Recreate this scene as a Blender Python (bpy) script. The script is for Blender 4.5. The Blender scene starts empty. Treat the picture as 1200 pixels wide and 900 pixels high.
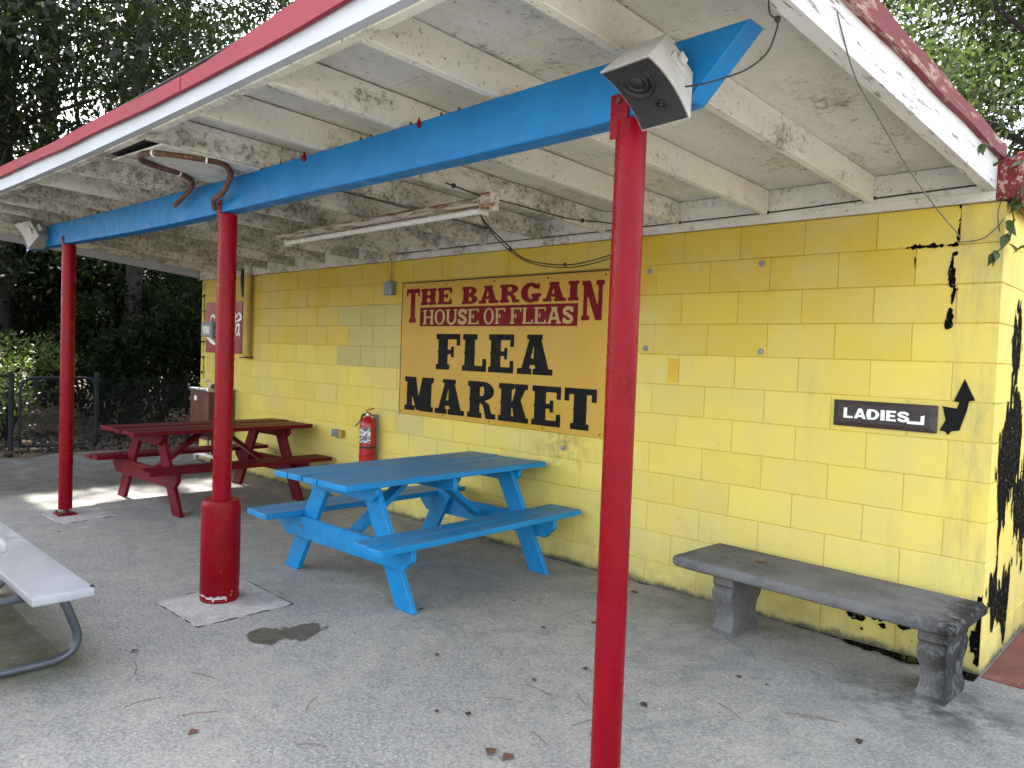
import bpy, bmesh, math, random
import numpy as np
from mathutils import Vector, Matrix, Euler, noise as mnoise
R = math.radians
scn = bpy.context.scene
col = scn.collection

# ------------------------------------------------------------------ camera, sky, sun, exposure
cam_d = bpy.data.cameras.new('camera'); cam = bpy.data.objects.new('camera', cam_d); col.objects.link(cam)
cam.location = (0.860, -4.4156, 1.5711)
cam.rotation_euler = (1.53494985, -0.0362001313, 0.764387682)
cam_d.sensor_width = 36; cam_d.lens = 26.524; cam_d.clip_start = 0.05; cam_d.clip_end = 500
scn.camera = cam
SUN_EL = 46.8; SUN_AZ = 4.0      # sun low over the woods on the left, a touch behind the building line
world = bpy.data.worlds.new('World'); scn.world = world; world.use_nodes = True
wn = world.node_tree.nodes; wl = world.node_tree.links
sky = wn.new('ShaderNodeTexSky'); sky.sky_type = 'NISHITA'; sky.sun_disc = False
sky.sun_elevation = R(SUN_EL); sky.sun_rotation = R(-90 + SUN_AZ)
sky.air_density = 1.0; sky.dust_density = 3.0; sky.ozone_density = 1.0; sky.altitude = 0
bg = wn['Background']; bg.inputs['Strength'].default_value = 0.15
hs = wn.new('ShaderNodeHueSaturation'); hs.inputs['Saturation'].default_value = .42      # thin white haze
wl.new(sky.outputs[0], hs.inputs['Color']); wl.new(hs.outputs[0], bg.inputs[0])
sun_d = bpy.data.lights.new('sun', 'SUN'); sun_d.energy = 4.0; sun_d.angle = R(1.0); sun_d.color = (1, .94, .85)
sun = bpy.data.objects.new('sun', sun_d); col.objects.link(sun)
sun_to = Vector((-math.cos(R(SUN_EL)) * math.cos(R(SUN_AZ)), math.cos(R(SUN_EL)) * math.sin(R(SUN_AZ)), math.sin(R(SUN_EL))))
sun.rotation_euler = sun_to.to_track_quat('Z', 'Y').to_euler()
sun.location = (-20, 0, 30)
scn.view_settings.view_transform = 'Standard'; scn.view_settings.look = 'None'
scn.view_settings.gamma = 1.0; scn.view_settings.use_curve_mapping = False
scn.view_settings.exposure = 2.8
scn.cycles.use_adaptive_sampling = True; scn.cycles.adaptive_threshold = .02; scn.cycles.max_bounces = 6; scn.cycles.diffuse_bounces = 4; scn.cycles.glossy_bounces = 2; scn.cycles.transmission_bounces = 3

# ------------------------------------------------------------------ helpers
rnd = random.Random(7)
FZ = 0.035            # top of the patio slab above the foot of the block wall

class MB:
    def __init__(s): s.v = []; s.f = []
    def add(s, vs, fs):
        n = len(s.v); s.v += [tuple(a) for a in vs]; s.f += [tuple(i + n for i in f) for f in fs]; return s
    def box(s, x0, y0, z0, x1, y1, z1):
        return s.add([(x0,y0,z0),(x1,y0,z0),(x1,y1,z0),(x0,y1,z0),(x0,y0,z1),(x1,y0,z1),(x1,y1,z1),(x0,y1,z1)],
                     [(0,3,2,1),(4,5,6,7),(0,1,5,4),(1,2,6,5),(2,3,7,6),(3,0,4,7)])
    def hexa(s, lo, hi):            # lo, hi: four points each, same winding (ccw from above)
        return s.add(list(lo) + list(hi), [(0,3,2,1),(4,5,6,7),(0,1,5,4),(1,2,6,5),(2,3,7,6),(3,0,4,7)])
    def obox(s, p, q, w, h, up=(0,0,1)):
        p = Vector(p); q = Vector(q); d = (q - p).normalized(); up = Vector(up)
        a = d.cross(up).normalized(); b = a.cross(d).normalized()
        vs = []
        for c in (p, q):
            for i, j in ((-1,-1),(1,-1),(1,1),(-1,1)): vs.append(c + a*(i*w/2) + b*(j*h/2))
        return s.add(vs, [(0,1,2,3)[::-1],(4,5,6,7),(0,1,5,4),(1,2,6,5),(2,3,7,6),(3,0,4,7)])
    def prism(s, pts, o, u, v, n):  # polygon pts (ccw in u,v) from plane o, extruded by vector n
        o = Vector(o); u = Vector(u); v = Vector(v); n = Vector(n); k = len(pts)
        A = [o + u*a + v*b for a, b in pts]; B = [a + n for a in A]
        return s.add(A + B, [tuple(range(k))[::-1], tuple(range(k, 2*k))] + [(i, (i+1) % k, k + (i+1) % k, k + i) for i in range(k)])
    def tube(s, path, r, seg=8, cap=True):
        path = [Vector(p) for p in path]; n = len(path); rs = r if hasattr(r, '__len__') else [r]*n
        prev = None; rings = []
        for i, p in enumerate(path):
            d = (path[min(i+1, n-1)] - path[max(i-1, 0)]).normalized()
            if prev is None:
                a = d.orthogonal().normalized()
            else:
                a = (prev - d*prev.dot(d)); a = a.normalized() if a.length > 1e-6 else d.orthogonal().normalized()
            prev = a; b = d.cross(a)
            rings.append([p + (a*math.cos(2*math.pi*k/seg) + b*math.sin(2*math.pi*k/seg))*rs[i] for k in range(seg)])
        vs = [q for rg in rings for q in rg]
        fs = [(i*seg+k, i*seg+(k+1) % seg, (i+1)*seg+(k+1) % seg, (i+1)*seg+k) for i in range(n-1) for k in range(seg)]
        if cap: fs += [tuple(range(seg))[::-1], tuple((n-1)*seg + k for k in range(seg))]
        return s.add(vs, fs)
    def lathe(s, prof, c=(0,0,0), seg=24, axis=None):
        # prof: (radius, height) list
        vs = []; n = len(prof)
        for r_, h in prof:
            for k in range(seg):
                t = 2*math.pi*k/seg; vs.append((c[0] + r_*math.cos(t), c[1] + r_*math.sin(t), c[2] + h))
        fs = [(i*seg+k, i*seg+(k+1) % seg, (i+1)*seg+(k+1) % seg, (i+1)*seg+k) for i in range(n-1) for k in range(seg)]
        fs += [tuple(range(seg))[::-1], tuple((n-1)*seg+k for k in range(seg))]
        return s.add(vs, fs)
    def xf(s, M):
        s.v = [tuple(M @ Vector(a)) for a in s.v]; return s
    def mesh(s, name, mat, bevel=0, seg=1, smooth=False, auto=None):
        me = bpy.data.meshes.new(name); me.from_pydata(s.v, [], s.f)
        if bevel:
            bm = bmesh.new(); bm.from_mesh(me)
            bmesh.ops.remove_doubles(bm, verts=bm.verts, dist=1e-6)
            ed = [e for e in bm.edges if len(e.link_faces) == 2 and e.calc_face_angle(0) > 0.5]
            bmesh.ops.bevel(bm, geom=ed, offset=bevel, segments=seg, affect='EDGES', profile=0.5, clamp_overlap=True)
            bm.to_mesh(me); bm.free()
        if smooth:
            for p in me.polygons: p.use_smooth = True
            if auto:
                try: me.set_sharp_from_angle(angle=R(auto))
                except Exception: pass
        if mat: me.materials.append(mat)
        me.update(); return me
    def build(s, name, mat, parent=None, **k):
        return link(name, s.mesh(name, mat, **k), parent)

def link(name, data, parent=None):
    o = bpy.data.objects.new(name, data); col.objects.link(o)
    if parent: o.parent = parent
    return o
def tag(o, label=None, cat=None, group=None, kind=None):
    if label: o['label'] = label
    if cat: o['category'] = cat
    if group: o['group'] = group
    if kind: o['kind'] = kind
    return o
def empty(name, loc=(0,0,0), rz=0, label=None, cat=None, group=None):
    o = bpy.data.objects.new(name, None); col.objects.link(o); o.location = loc; o.rotation_euler = (0,0,rz)
    o.empty_display_size = .1
    return tag(o, label, cat, group)

# ------------------------------------------------------------------ materials
class NT:
    def __init__(s, name):
        s.m = bpy.data.materials.new(name); s.m.use_nodes = True
        s.t = s.m.node_tree; s.n = s.t.nodes; s.b = s.n['Principled BSDF']; s.out = s.n['Material Output']
    def L(s, a, b): s.t.links.new(a, b)
    def pos(s):
        if not hasattr(s, '_p'): s._p = s.n.new('ShaderNodeNewGeometry')
        return s._p.outputs['Position']
    def obj(s):
        if not hasattr(s, '_o'): s._o = s.n.new('ShaderNodeTexCoord')
        return s._o.outputs['Object']
    def mapv(s, vec, scale=(1,1,1), loc=(0,0,0)):
        q = s.n.new('ShaderNodeMapping'); q.inputs['Scale'].default_value = scale; q.inputs['Location'].default_value = loc
        s.L(vec, q.inputs['Vector']); return q.outputs[0]
    def noise(s, vec, scale, detail=4, rough=.55, dist=0):
        q = s.n.new('ShaderNodeTexNoise'); q.inputs['Scale'].default_value = scale; q.inputs['Detail'].default_value = detail
        q.inputs['Roughness'].default_value = rough; q.inputs['Distortion'].default_value = dist
        s.L(vec, q.inputs['Vector']); return q.outputs[0]
    def voro(s, vec, scale, feat='F1', out='Distance'):
        q = s.n.new('ShaderNodeTexVoronoi'); q.inputs['Scale'].default_value = scale; q.feature = feat
        s.L(vec, q.inputs['Vector']); return q.outputs[out]
    def ramp(s, fac, a, b, ca=0, cb=1):
        q = s.n.new('ShaderNodeMapRange'); q.inputs['From Min'].default_value = a; q.inputs['From Max'].default_value = b
        q.inputs['To Min'].default_value = ca; q.inputs['To Max'].default_value = cb; q.interpolation_type = 'SMOOTHSTEP'
        s.L(fac, q.inputs['Value']); return q.outputs[0]
    def math(s, op, a, b=None):
        q = s.n.new('ShaderNodeMath'); q.operation = op
        for i, x in enumerate((a, b)):
            if x is None: continue
            if isinstance(x, (int, float)): q.inputs[i].default_value = x
            else: s.L(x, q.inputs[i])
        return q.outputs[0]
    def mix(s, fac, a, b, mode='MIX'):
        q = s.n.new('ShaderNodeMix'); q.data_type = 'RGBA'; q.blend_type = mode
        for i, x in ((0, fac), (6, a), (7, b)):
            if isinstance(x, (int, float)): q.inputs[i].default_value = x
            elif isinstance(x, tuple): q.inputs[i].default_value = (*x, 1)
            else: s.L(x, q.inputs[i])
        return q.outputs[2]
    def sep(s, vec):
        q = s.n.new('ShaderNodeSeparateXYZ'); s.L(vec, q.inputs[0]); return q.outputs
    def bump(s, h, strength=.3, dist=.01, chain=True):
        q = s.n.new('ShaderNodeBump'); q.inputs['Strength'].default_value = strength; q.inputs['Distance'].default_value = dist
        s.L(h, q.inputs['Height'])
        if hasattr(s, '_b') and chain: s.L(s._b, q.inputs['Normal'])
        s._b = q.outputs[0]; s.L(q.outputs[0], s.b.inputs['Normal'])
    def fin(s, colr, rough=.6, spec=.5, metal=0):
        i = s.b.inputs
        if isinstance(colr, tuple): i['Base Color'].default_value = (*colr, 1)
        else: s.L(colr, i['Base Color'])
        if isinstance(rough, (int, float)): i['Roughness'].default_value = rough
        else: s.L(rough, i['Roughness'])
        i['Specular IOR Level'].default_value = spec; i['Metallic'].default_value = metal
        return s.m

def paint(name, c, dark=.8, rough=.45, scale=6, wear=None, wearc=(.25,.22,.2), bump=.15, bscale=60, spec=.5, stretch=(1,1,1), metal=0):
    t = NT(name); p = t.obj(); pv = t.mapv(p, stretch)
    c2 = tuple(x*dark for x in c)
    k = t.mix(t.ramp(t.noise(pv, scale, 6, .6), .3, .7), c, c2)
    if wear:
        w = t.ramp(t.noise(pv, scale*2.2, 9, .72, .3), wear, wear + .02)
        k = t.mix(w, k, wearc)
    r = t.ramp(t.noise(p, scale*1.7, 4), .3, .7, rough*.85, min(1, rough*1.25))
    t.bump(t.noise(pv, bscale, 4), bump, .004)
    return t.fin(k, r, spec, metal)

def m_wall(name='painted_block'):
    t = NT(name); p = t.pos()
    oi = t.n.new('ShaderNodeObjectInfo')
    c = t.mix(t.ramp(t.noise(p, 1.7, 5, .6), .35, .7), oi.outputs['Color'], (.50, .46, .20), 'MIX')
    c = t.mix(.55, c, oi.outputs['Color'])
    c = t.mix(t.ramp(t.noise(t.mapv(p, (6, 6, 1.2)), 1.0, 6, .7), .52, .78, 0, .30), c, (.40, .32, .10))
    # scuffs and grime with a shape of their own
    c = t.mix(t.ramp(t.noise(p, 7, 9, .75), .58, .76, 0, .5), c, (.24, .20, .09))
    x, y, z = t.sep(p)
    # corner grime where rain runs down by the eave end
    cg = t.math('MULTIPLY', t.math('MULTIPLY', t.ramp(x, -.32, -.12), t.ramp(y, .012, .002)), t.ramp(t.noise(t.mapv(p, (9, 9, 1.6)), 1, 8, .75), .42, .72, 0, .75))
    c = t.mix(cg, c, (.28, .26, .13))
    # mould line along the foot of the wall
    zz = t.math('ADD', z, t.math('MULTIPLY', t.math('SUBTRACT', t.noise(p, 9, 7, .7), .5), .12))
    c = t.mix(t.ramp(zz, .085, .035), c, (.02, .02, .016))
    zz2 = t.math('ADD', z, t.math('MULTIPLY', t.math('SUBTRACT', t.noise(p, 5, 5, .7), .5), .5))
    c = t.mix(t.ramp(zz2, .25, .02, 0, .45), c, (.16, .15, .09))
    # sooty smudge below the board
    v = t.n.new('ShaderNodeVectorMath'); v.operation = 'DISTANCE'; t.L(t.mapv(p, (.7, .7, 1.3)), v.inputs[0]); v.inputs[1].default_value = (-2.8*.7, 0, .9*1.3)
    sm = t.math('MULTIPLY', t.ramp(v.outputs['Value'], .34, .0), t.ramp(t.noise(p, 12, 6, .7), .3, .75))
    c = t.mix(t.math('MULTIPLY', sm, .8), c, (.10, .09, .06))
    t.bump(t.noise(p, 150, 3, .6), .35, .004); t.bump(t.noise(p, 22, 5, .6), .3, .01); t.bump(t.ramp(t.voro(p, 55), .12, .0), -.5, .004)
    return t.fin(c, .62, .35)
M = {}
M['block'] = m_wall()
def m_mortar():
    t = NT('painted_mortar'); p = t.pos(); x, y, z = t.sep(p)
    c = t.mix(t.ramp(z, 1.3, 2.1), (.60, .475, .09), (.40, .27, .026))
    c = t.mix(t.ramp(t.noise(p, 3.2, 8, .75), .55, .70, 0, .9), c, (.12, .09, .03))
    return t.fin(c, .8, .2)
M['mortar'] = m_mortar()
M['tar'] = paint('tar_black', (.005,.005,.004), .5, .95, 20, wear=.585, wearc=(.13,.11,.075), bump=.5, spec=.03)

def m_floor():
    t = NT('concrete_floor'); p = t.pos(); x, y, z = t.sep(p)
    n1 = t.noise(p, .8, 6, .62, .4); n2 = t.noise(p, 5.5, 7, .7); n3 = t.noise(p, 60, 4, .7)
    c = t.mix(t.ramp(n1, .32, .68), (.305, .285, .245), (.195, .190, .180))
    c = t.mix(t.ramp(n2, .42, .70, 0, .65), c, (.145, .146, .147))
    c = t.mix(t.ramp(t.noise(p, 17, 8, .75), .45, .64, 0, .55), c, (.115, .114, .112))
    c = t.mix(t.ramp(n3, .38, .62, 0, .55), c, (.44, .43, .40))
    c = t.mix(t.ramp(t.noise(p, 170, 3, .7), .50, .66, 0, .6), c, (.10, .10, .095))
    # pale shell grit in the worn surface
    g = t.math('MULTIPLY', t.ramp(t.voro(p, 34), .17, .08), t.ramp(t.noise(p, 2.1, 4), .36, .6))
    c = t.mix(t.math('MULTIPLY', g, .8), c, (.62, .60, .55))
    # algae by the picnic bench, with the shade below it painted in
    algae_shade = t.math('MULTIPLY', t.ramp(x, -2.75, -3.15), t.ramp(t.math('ADD', y, t.math('MULTIPLY', n2, .3)), -2.85, -3.2))
    c = t.mix(t.math('MULTIPLY', algae_shade, t.ramp(n2, .25, .65, .45, .9)), c, (.085, .09, .035))
    far = t.math('MULTIPLY', t.ramp(t.math('ADD', x, t.math('MULTIPLY', n1, 1.2)), -6.7, -7.5), t.ramp(n2, .2, .6, .7, .98))  # mossy far end, with the trees' shade painted in
    c = t.mix(far, c, (.062, .058, .048))
    # damp grimy corner by the bench leg
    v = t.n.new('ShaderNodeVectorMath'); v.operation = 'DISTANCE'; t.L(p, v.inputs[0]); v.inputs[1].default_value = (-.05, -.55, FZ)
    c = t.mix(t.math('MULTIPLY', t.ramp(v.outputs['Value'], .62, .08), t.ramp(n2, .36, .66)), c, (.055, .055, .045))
    # bluish worn stains below the roof
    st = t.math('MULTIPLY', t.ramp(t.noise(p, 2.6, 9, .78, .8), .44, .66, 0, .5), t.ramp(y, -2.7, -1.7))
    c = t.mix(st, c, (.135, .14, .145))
    t.bump(n3, .6, .006); t.bump(n2, .2, .01)
    return t.fin(c, t.ramp(n2, .3, .7, .62, .85), .35)
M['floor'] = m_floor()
def m_pad():
    t = NT('pale_footing'); p = t.pos(); n = t.noise(p, 9, 7, .7)
    c = t.mix(t.ramp(n, .35, .65), (.46, .425, .40), (.32, .305, .295)); c = t.mix(t.ramp(t.noise(p, 60, 4), .4, .7, 0, .4), c, (.15, .15, .145))
    t.bump(n, .3, .01); return t.fin(c, .8, .3)
M['pad'] = m_pad()
M['wet'] = paint('damp_stain', (.095,.088,.068), .7, .5, 14, bump=.1, spec=.25)
def m_ground():
    t = NT('leaf_litter_soil'); p = t.pos(); n = t.noise(p, 3, 8, .75)
    c = t.mix(t.ramp(n, .35, .68), (.10, .075, .05), (.035, .03, .02)); c = t.mix(t.ramp(t.noise(p, 26, 5, .7), .5, .7), c, (.16, .11, .065))
    t.bump(n, .6, .05); return t.fin(c, .95, .1)
M['ground'] = m_ground()
def m_lot():
    t = NT('gravel_lot'); p = t.pos(); n = t.noise(p, 2, 8, .7)
    c = t.mix(n, (.42, .40, .36), (.30, .285, .255)); c = t.mix(t.ramp(t.noise(p, 90, 3), .4, .7), c, (.22, .21, .19)); t.bump(n, .4, .02)
    return t.fin(c, .9, .2)
M['lot'] = m_lot()
M['redpad'] = paint('red_painted_concrete', (.20,.06,.045), .6, .8, 5, wear=.66, wearc=(.22,.2,.18), bump=.3)
def m_ceiling(name, base, mould, seed):
    t = NT(name); p = t.pos(); x, y, z = t.sep(p)
    sp = t.mapv(p, (1, .35, 1), (seed, seed*2, 0))
    c = t.mix(t.ramp(t.noise(sp, 3.5, 6, .6), .35, .7), base, tuple(v*.84 for v in base))
    c = t.mix(t.ramp(t.noise(t.mapv(p, (1, .5, 1), (seed, 0, 0)), 5, 6, .7), .48, .76, 0, .35), c, (.42, .34, .20))
    left = t.ramp(x, -.6, -4.5, .0, .13)
    m = t.math('ADD', t.noise(t.mapv(p, (1, .6, 1), (0, seed, 0)), 3.1, 9, .72), left)
    c = t.mix(t.ramp(m, .66 - mould, .82 - mould, 0, .62), c, (.17, .16, .115))
    c = t.mix(t.math('MULTIPLY', t.ramp(m, .60 - mould, .74 - mould), t.ramp(t.noise(p, 30, 8, .8), .47, .60, 0, .75)), c, (.055, .05, .036))
    c = t.mix(t.ramp(t.noise(p, 42, 5, .75), .595, .67, 0, .8), c, (.06, .05, .04))
    c = t.mix(t.ramp(t.noise(p, 11, 8, .75), .60, .70, 0, .6), c, (.10, .085, .06))
    t.bump(t.noise(t.mapv(p, (1, .2, 1)), 60, 4), .2, .004)
    return t.fin(c, .7, .3)
M['rafter'] = m_ceiling('rafter_paint', (.63, .605, .53), .105, 3.1)
M['deck'] = m_ceiling('deck_paint', (.60, .58, .525), .07, 1.4)
M['ledger'] = m_ceiling('ledger_paint', (.58, .565, .51), .05, 5.7)
def m_peel(name, c0, c1, thr=.6, stretch=(1, 7, 7), sc=4):
    t = NT(name); p = t.pos(); pv = t.mapv(p, stretch)
    c = t.mix(t.ramp(t.noise(p, 2.4, 5), .3, .7), c0, tuple(v*.86 for v in c0))
    w = t.ramp(t.noise(pv, sc, 9, .72, .3), thr, thr + .03); c = t.mix(w, c, c1)
    t.bump(w, -.3, .004); t.bump(t.noise(pv, sc*8, 4), .2, .003)
    return t.fin(c, .55, .35)
M['white'] = m_peel('white_fascia_paint', (.40, .42, .455), (.24, .22, .21), .685, (1.2, 7, 7))
M['white_old'] = m_peel('flaking_white_paint', (.56, .555, .545), (.17, .15, .14), .575, (16, 1.6, 16), 3.6)
M['redmetal'] = m_peel('red_metal_edge', (.22, .0040, .019), (.40, .20, .22), .725, (1.5, 6, 6))
M['red_old'] = m_peel('flaking_red_paint', (.14, .005, .007), (.30, .19, .15), .545, (9, 1.3, 9), 3.2)
M['roofing'] = paint('roll_roofing', (.12,.12,.12), .6, .9, 8)
def m_red(name, c, wear, sc=5):
    t = NT(name); p = t.obj(); pv = t.mapv(p, (1, 1, .6))
    k = t.mix(t.ramp(t.noise(pv, sc, 6, .6), .3, .72), c, tuple(v*.72 for v in c))
    k = t.mix(t.ramp(t.noise(pv, 16, 9, .75), wear, wear + .02), k, (.46, .40, .38))
    k = t.mix(t.ramp(t.noise(p, 38, 5, .7), .70, .74), k, (.06, .015, .015))
    k = t.mix(t.ramp(t.noise(t.mapv(p, (1, 1, .15)), 26, 6, .7), .52, .74, 0, .5), k, tuple(v*.45 for v in c))
    t.bump(t.noise(t.mapv(p, (1, 1, .5)), 130, 3, .6), .65, .003); t.bump(t.noise(p, 16, 5, .6), .25, .008)
    return t.fin(k, t.ramp(t.noise(p, 9, 4), .3, .7, .22, .40), .14)
M['redpost'] = m_red('red_post_paint', (.205, .0009, .0075), .685)
M['redsleeve'] = m_red('red_sleeve_paint', (.19, .0009, .0062), .655)
def m_wood(name, c, top, wear, wc, rough=.42, spec=.35):
    t = NT(name); p = t.obj(); g = t.mapv(p, (1, .12, 1))
    up = t.sep(t.n.new('ShaderNodeNewGeometry').outputs['Normal'])[2]
    k = t.mix(t.ramp(t.noise(g, 14, 6, .65), .3, .7), c, tuple(v*.78 for v in c))
    w = t.math('MULTIPLY', t.ramp(t.noise(g, 20, 8, .7), .36, .62), t.ramp(up, .6, .95, 0, .8))
    k = t.mix(w, k, top)                                   # greyer upper faces: wear, with the sky's sheen painted in
    k = t.mix(t.ramp(t.noise(p, 24, 9, .75), wear, wear + .025), k, wc)
    t.bump(t.noise(t.mapv(p, (1, .06, 1)), 130, 5, .6), .35, .003)
    return t.fin(k, rough, spec)
M['blue'] = m_wood('blue_table_paint', (.003, .205, .47), (.05, .165, .31), .69, (.20, .25, .28))
M['redwood'] = m_wood('red_table_paint', (.120, .0020, .009), (.10, .009, .014), .69, (.40, .30, .28), .45, .15)
M['beam'] = paint('blue_beam_paint', (.001, .152, .40), .84, .5, 7, wear=.675, wearc=(.10,.14,.20), bump=.25, bscale=45, spec=.3)
M['beam_end'] = M['beam']
M['rust'] = paint('rusty_pipe', (.14,.055,.03), .35, .85, 24, wear=.6, wearc=(.25,.20,.17), bump=.8)
M['tie'] = paint('white_nylon', (.75,.75,.72), .9, .5)
M['concrete_bench'] = None
def m_bench():
    t = NT('cast_stone'); p = t.obj(); n = t.noise(p, 3.2, 8, .7)
    c = t.mix(t.ramp(n, .32, .66), (.155, .151, .145), (.085, .084, .082)); c = t.mix(t.ramp(t.noise(p, 55, 4), .42, .7, 0, .5), c, (.17, .165, .155))
    c = t.mix(t.ramp(t.noise(p, 90, 3), .6, .7, 0, .6), c, (.05, .05, .05))
    x, y, z = t.sep(p)
    e = t.math('MULTIPLY', t.ramp(t.math('ADD', x, t.math('MULTIPLY', n, .25)), .70, .84), t.ramp(t.noise(p, 14, 7, .7), .35, .5))
    c = t.mix(e, c, (.018, .018, .016))
    t.bump(t.noise(p, 110, 4), .45, .003); return t.fin(c, .9, .2)
M['concrete_bench'] = m_bench()
M['bench_white'] = paint('white_bench_top', (.37,.38,.40), .88, .4, 4, bump=.06)
M['galv'] = paint('dark_galvanised', (.095,.105,.12), .7, .42, 10, metal=.35, bump=.15)
M['fence'] = paint('fence_steel', (.020,.025,.031), .6, .7, 6, spec=.2)
M['sign'] = None
def m_sign():
    t = NT('sign_amber'); p = t.obj(); n = t.noise(p, 2.2, 6, .6)
    c = t.mix(t.ramp(n, .3, .7), (.49, .295, .038), (.44, .26, .040)); c = t.mix(t.ramp(t.noise(p, 30, 6, .7), .68, .8, 0, .5), c, (.35, .22, .08))
    x, y, z = t.sep(p)
    # brighter yellow overpaint along the bottom edge, near MARKET
    v = t.n.new('ShaderNodeVectorMath'); v.operation = 'DISTANCE'; t.L(t.mapv(p, (.55, 0, 1)), v.inputs[0]); v.inputs[1].default_value = (1.62*.55, 0, .05)
    c = t.mix(t.math('MULTIPLY', t.ramp(v.outputs['Value'], .30, .12), t.ramp(n, .32, .55, .25, .9)), c, (.42, .25, .008))
    return t.fin(c, .45, .25)
M['sign'] = m_sign()
M['sign_red'] = paint('sign_red', (.15,.0022,.006), .85, .5, 8, bump=.02, spec=.15)
M['sign_black'] = paint('sign_black', (.003,.0035,.004), .8, .5, 8, bump=.02, spec=.12)
M['sign_cream'] = paint('sign_cream', (.44,.31,.13), .9, .5, 8, bump=.02, spec=.2)
M['arrow'] = paint('arrow_black', (.004,.004,.005), .8, .6, 8, spec=.15, wear=.66, wearc=(.2,.19,.17), bump=.1)
M['plaque'] = paint('dark_wood_plaque', (.050,.034,.032), .4, .6, 5, stretch=(.3, 1, 5), bump=.5, bscale=40)
M['letter_white'] = paint('letter_white', (.80,.80,.78), .95, .5)
M['coke_red'] = paint('drinks_sign_red', (.26,.014,.018), .8, .4, 4, bump=.03)
M['ext_red'] = paint('extinguisher_red', (.40,.008,.014), .85, .28, 6, bump=.02)
M['black'] = paint('black_plastic', (.015,.015,.016), .8, .5, 10)
M['steel'] = paint('brushed_steel', (.48,.48,.49), .8, .3, 10, metal=.9)
M['greybox'] = paint('grey_box', (.22,.235,.25), .8, .5, 10, metal=.3)
M['yellowpipe'] = paint('yellow_pipe', (.46,.32,.06), .75, .5, 8, wear=.72, wearc=(.12,.09,.05))
M['brown'] = paint('brown_enamel', (.13,.045,.035), .75, .4, 4, bump=.05)
M['darkbrown'] = paint('dark_brown_enamel', (.07,.022,.022), .75, .45, 4, bump=.05)
M['pvc'] = paint('pvc_white', (.70,.69,.66), .85, .4)
M['labelpaper'] = None
def m_label():
    t = NT('label_print'); p = t.obj()
    k = t.mix(t.ramp(t.voro(t.mapv(p, (60, 1, 70)), 1.0, out='Color'), .4, .5), (.62, .62, .60), (.10, .10, .12))
    return t.fin(k, .45, .4)
M['labelpaper'] = m_label()
M['speaker'] = paint('speaker_shell', (.40,.385,.355), .8, .6, 12, wear=.66, wearc=(.35,.32,.28), bump=.1)
M['grille'] = paint('speaker_grille', (.022,.022,.024), .7, .6, 30, bump=.4, bscale=220)
M['grille2'] = paint('speaker_cone', (.012,.012,.013), .7, .45, 30)
M['cable'] = paint('cable_black', (.02,.02,.02), .7, .5)
M['cable_grey'] = paint('cable_grey', (.11,.11,.10), .7, .55)
def m_fixture():
    t = NT('rusty_white_fixture'); p = t.obj()
    w = t.ramp(t.noise(t.mapv(p, (.6, 4, 4)), 5, 9, .75), .45, .58)
    c = t.mix(w, (.62, .60, .54), (.24, .105, .035)); c = t.mix(t.ramp(t.noise(p, 40, 5), .62, .68), c, (.03, .02, .015))
    t.bump(w, .3, .003); return t.fin(c, .7, .3)
M['fixture'] = m_fixture()
M['tubeglass'] = paint('tube_white', (.74,.74,.72), .95, .25)
M['bark'] = paint('bark', (.032,.026,.021), .4, .95, 6, stretch=(1, 1, .25), bump=1.0, bscale=18)
M['dryleaf'] = paint('dry_leaf', (.14,.06,.03), .5, .8, 20)
M['darkleaf'] = paint('dark_leaf', (.035,.028,.02), .5, .8, 20)
M['needle'] = paint('pine_needle', (.20,.10,.05), .6, .8, 20)
def m_leaf(name, a, b, c3, trans=.35, rough=.42, spec=.5, lift=.5):
    t = NT(name); g = t.n.new('ShaderNodeNewGeometry'); ri = g.outputs['Random Per Island']
    k = t.mix(t.ramp(ri, .0, .7), a, b); k = t.mix(t.ramp(ri, .86, 1.0), k, c3)
    t.fin(k, rough, spec)
    tr = t.n.new('ShaderNodeBsdfTranslucent'); br = t.mix(lift, k, (.14, .24, .03)); t.L(br, tr.inputs['Color'])
    mx = t.n.new('ShaderNodeMixShader'); mx.inputs[0].default_value = trans
    t.L(t.b.outputs[0], mx.inputs[1]); t.L(tr.outputs[0], mx.inputs[2]); t.L(mx.outputs[0], t.out.inputs['Surface'])
    return t.m
M['leafdark'] = m_leaf('leaf_shaded', (.0045, .0085, .0035), (.0085, .0145, .005), (.030, .034, .009), .25, .6, .06, .07)
M['leafshade'] = M['leafdark']  # undergrowth copy, deep shade put into the leaf colour
M['leafdark'] = m_leaf('leaf_high_lit', (.009, .017, .006), (.016, .027, .009), (.05, .055, .014), .28, .4, .25, .16)  # tall-tree copy, lighter for the sun on the upper leaves
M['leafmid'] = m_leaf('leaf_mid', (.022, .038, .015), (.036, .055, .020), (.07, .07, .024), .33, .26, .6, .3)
M['leaflight'] = m_leaf('leaf_light', (.04, .075, .018), (.065, .095, .024), (.12, .11, .03), .42)
M['vineleaf'] = m_leaf('vine_leaf', (.022, .055, .010), (.035, .065, .014), (.06, .07, .015), .3)

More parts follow.
